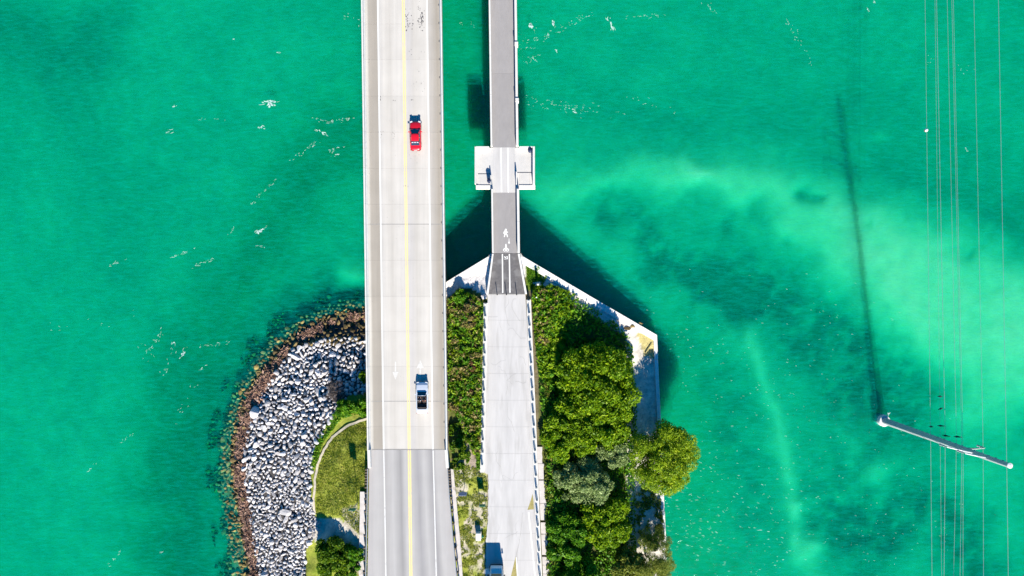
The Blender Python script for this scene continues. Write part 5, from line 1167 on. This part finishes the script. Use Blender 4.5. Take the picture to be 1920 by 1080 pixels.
wire([(1872, 0, 25.8), (1887.5, 866, 27.8), (1890.5, 1080, 27.2)], 'rightmost and highest cable of the power line', .023)
b = MB(); b.lathe((0, 0, -.26), [(.06, 0), (.22, .10), (.26, .26)], 12); b.mi = 1; b.lathe((0, 0, 0), [(.26, 0), (.22, .16), (.06, .26)], 12)
tag(link('marker_ball', b.mesh('marker_ball', [M['marker_red'], M['white_gloss']], smooth=True), None, P(1736.5, 244, 12.0)), 'small red and white marker ball on the leftmost cable', 'ball')
def bird_mesh():
    b = MB(); ys = [(-.46, .02, .02), (-.34, .05, .03), (-.18, .07, .07), (0, .11, .11), (.16, .10, .11), (.26, .06, .07), (.34, .045, .05), (.40, .06, .06), (.46, .045, .045), (.50, .018, .02), (.58, .006, .008)]
    zc = [.02, .04, .07, .12, .19, .27, .34, .38, .39, .38, .37]; rows = []
    for (y, w, hh), z in zip(ys, zc): rows.append([Vector((y, math.cos(6.283*k/8)*w, z+math.sin(6.283*k/8)*hh)) for k in range(8)])
    b.add(*loft(rows)); return b.mesh('bird', M['feather'], smooth=True)
BM = bird_mesh(); wing = MB()
for s in (-1, 1): wing.add([Vector((.12, s*.10, .20)), Vector((-.30, s*.10, .06)), Vector((-.34, s*.07, .04)), Vector((-.05, s*.14, .10)), Vector((.12, s*.08, .18))], [(0, 1, 2, 3, 4)])
WM = wing.mesh('wings', M['feather']); 
for i, (x, y, z, l) in enumerate([(1761.0, 743, 15.5, 'topmost of the dark birds perched on the cables'), (1762.3, 766, 15.55, 'dark bird perched below the topmost bird on the second cable'), (1762.8, 798, 15.5, 'dark bird perched on the second cable nearest the pole'), (1744.7, 799.5, 13.1, 'dark bird perched on the leftmost cable'), (1772.2, 816.5, 16.4, 'dark bird perched on the third cable close to the pole'), (1794, 818.5, 18.95, 'rightmost of the dark birds perched on the cables')]):
    o = link('perched_bird', BM, None, P(x, y, z+.03), rz=random.choice((0, math.pi))+random.uniform(-.2, .2)); tag(o, l, 'bird', 'dark birds perched on the cables'); link('wings', WM, o); lg = MB(); lg.tube([(0, .03, .0), (0, .03, .1)], .012, 4); lg.tube([(0, -.03, .0), (0, -.03, .1)], .012, 4); link('legs', lg.mesh('legs', M['feather']), o)

# ------------------------------------------------------------------ foam and painted sun glints
def foam_and_glints():
    V = []; Fc = []; r = random.Random(17)
    def fleck(px, py, L, w, ang, bend=0.0):
        n = 5; c = P(px, py, .03); b0 = len(V); a = math.radians(ang); d = Vector((math.cos(a), math.sin(a), 0)); nn = Vector((-d.y, d.x, 0))
        for i in range(n+1):
            t = i/n-.5; ww = max(.004, w*math.sqrt(max(0, 1-(2*t)**2))*r.uniform(.4, 1.3)); p = c+d*t*L+nn*(bend*(4*t*t-1)*L+r.uniform(-.3, .3)*w)
            V.append(p+nn*ww/2); V.append(p-nn*ww/2)
        for i in range(n): Fc.append((b0+2*i, b0+2*i+2, b0+2*i+3, b0+2*i+1))
    def cap(x, y, L, w, ang, n=10):          # one breaking crest with its torn tail
        for _ in range(n):
            t = r.gauss(0, .33); k = math.radians(ang); q = r.gauss(0, .10)
            fleck(x+(math.cos(k)*t*L-math.sin(k)*q*L)*11.3, y-(math.sin(k)*t*L+math.cos(k)*q*L)*11.3, L*r.uniform(.12, .5), w*r.uniform(.25, 1.0)*(1-abs(t)), ang+r.gauss(0, 16), r.uniform(-.2, .2))
    def streak(x0, y0, x1, y1, n, L, w, spread=2.2):      # a wind line of tiny torn flecks
        ang = math.degrees(math.atan2(y0-y1, x1-x0))
        for _ in range(n):
            t = r.random()**1.3; fleck(x0+(x1-x0)*t+r.gauss(0, spread), y0+(y1-y0)*t+r.gauss(0, spread), L*r.uniform(.2, 1.3), w*r.uniform(.3, 1.1), ang+r.gauss(0, 24), r.uniform(-.2, .2))
    for c in [(507, 193, 2.4, .42, 6, 16), (487, 239, 1.3, .40, 0, 9), (603, 248, 1.9, .26, -28, 9), (318, 247, 1.6, .12, 10, 4), (326, 199, .8, .2, 5, 4), (523, 98, .7, .22, 0, 4), (440, 73, .6, .2, 0, 4), (488, 432, 1.4, .34, 30, 16), (995, 47, 1.3, .5, -65, 12), (1038, 42, 1.4, .34, 75, 9), (1146, 47, 1.9, .32, -68, 10), (1043, 95, .9, .2, -60, 5), (1076, 208, 1.6, .2, -30, 7), (341, 666, 1.7, .2, 62, 12), (325, 643, .7, .26, 30, 6), (383, 688, 1.1, .14, 40, 5), (1627, 18, .9, .15, -60, 5), (1640, 4, .7, .2, 0, 4), (1003, 112, .8, .2, -50, 5), (630, 291, .9, .2, 20, 6)]: cap(*c)
    for c in [(585, 222, 620, 230, 16, .35, .07), (620, 228, 668, 221, 22, .4, .08), (545, 300, 600, 262, 26, .4, .06), (620, 285, 650, 270, 14, .35, .06), (470, 385, 520, 335, 22, .4, .06), (430, 440, 445, 415, 8, .3, .05), (322, 482, 362, 466, 12, .8, .07, 1.2), (358, 502, 420, 478, 12, .6, .06, 1.4), (205, 497, 245, 484, 8, .7, .06, 1), (375, 224, 440, 220, 6, .5, .05), (485, 462, 505, 462, 5, .5, .07),
              (975, 95, 1020, 60, 20, .35, .06, 6), (1020, 70, 1110, 25, 40, .35, .06, 4), (1180, 30, 1250, 28, 18, .4, .06, 3), (985, 118, 1010, 100, 14, .3, .06, 4), (985, 190, 1060, 200, 34, .3, .06, 6), (1060, 200, 1170, 214, 40, .28, .05, 6), (1320, 5, 1345, 22, 12, .35, .06, 3), (1475, 40, 1525, 122, 34, .22, .05, 3), (1180, 180, 1260, 205, 14, .25, .05, 5), (1745, 110, 1820, 130, 14, .25, .05, 7), (1810, 280, 1830, 290, 5, .4, .06),
              (275, 660, 305, 620, 16, .5, .06, 3), (370, 650, 430, 643, 16, .5, .05, 2), (310, 700, 330, 640, 14, .4, .05, 4), (225, 830, 255, 812, 9, .4, .05, 2), (160, 890, 175, 870, 6, .4, .05, 2), (200, 1060, 225, 1035, 9, .4, .05, 2), (296, 1042, 306, 1032, 4, .5, .06, 1), (330, 790, 375, 715, 12, .35, .05, 6), (250, 640, 310, 700, 10, .3, .045, 12), (100, 620, 260, 580, 12, .3, .04, 14), (860, 40, 900, 60, 10, .25, .05, 8), (640, 20, 670, 45, 8, .3, .05, 6)]: streak(*c)
    # sun glints painted as short white flecks, lower right
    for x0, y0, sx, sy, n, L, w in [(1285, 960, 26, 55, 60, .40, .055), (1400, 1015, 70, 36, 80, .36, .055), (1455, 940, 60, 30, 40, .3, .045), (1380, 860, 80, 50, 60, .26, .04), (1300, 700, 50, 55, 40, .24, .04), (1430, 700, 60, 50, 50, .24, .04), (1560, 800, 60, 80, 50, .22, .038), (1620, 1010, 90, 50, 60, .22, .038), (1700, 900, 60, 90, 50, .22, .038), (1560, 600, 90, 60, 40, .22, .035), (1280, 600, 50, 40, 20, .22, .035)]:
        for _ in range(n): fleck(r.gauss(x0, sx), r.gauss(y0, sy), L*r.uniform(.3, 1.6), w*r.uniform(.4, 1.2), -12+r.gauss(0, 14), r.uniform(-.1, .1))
    for _ in range(5): fleck(1665+r.uniform(-8, 10), 776+r.uniform(-4, 3), .6, .08, 10+r.uniform(-20, 20), .2)
    me = bpy.data.meshes.new('sea_foam_and_glints'); me.from_pydata([tuple(v) for v in V], [], Fc); me.materials.append(M['foam_and_glints']); me.update()
    tag(link('sea_foam_and_glints', me), 'scattered white foam flecks and streaks with painted sun glints on the green water', 'foam_and_glints', kind='stuff')
foam_and_glints()
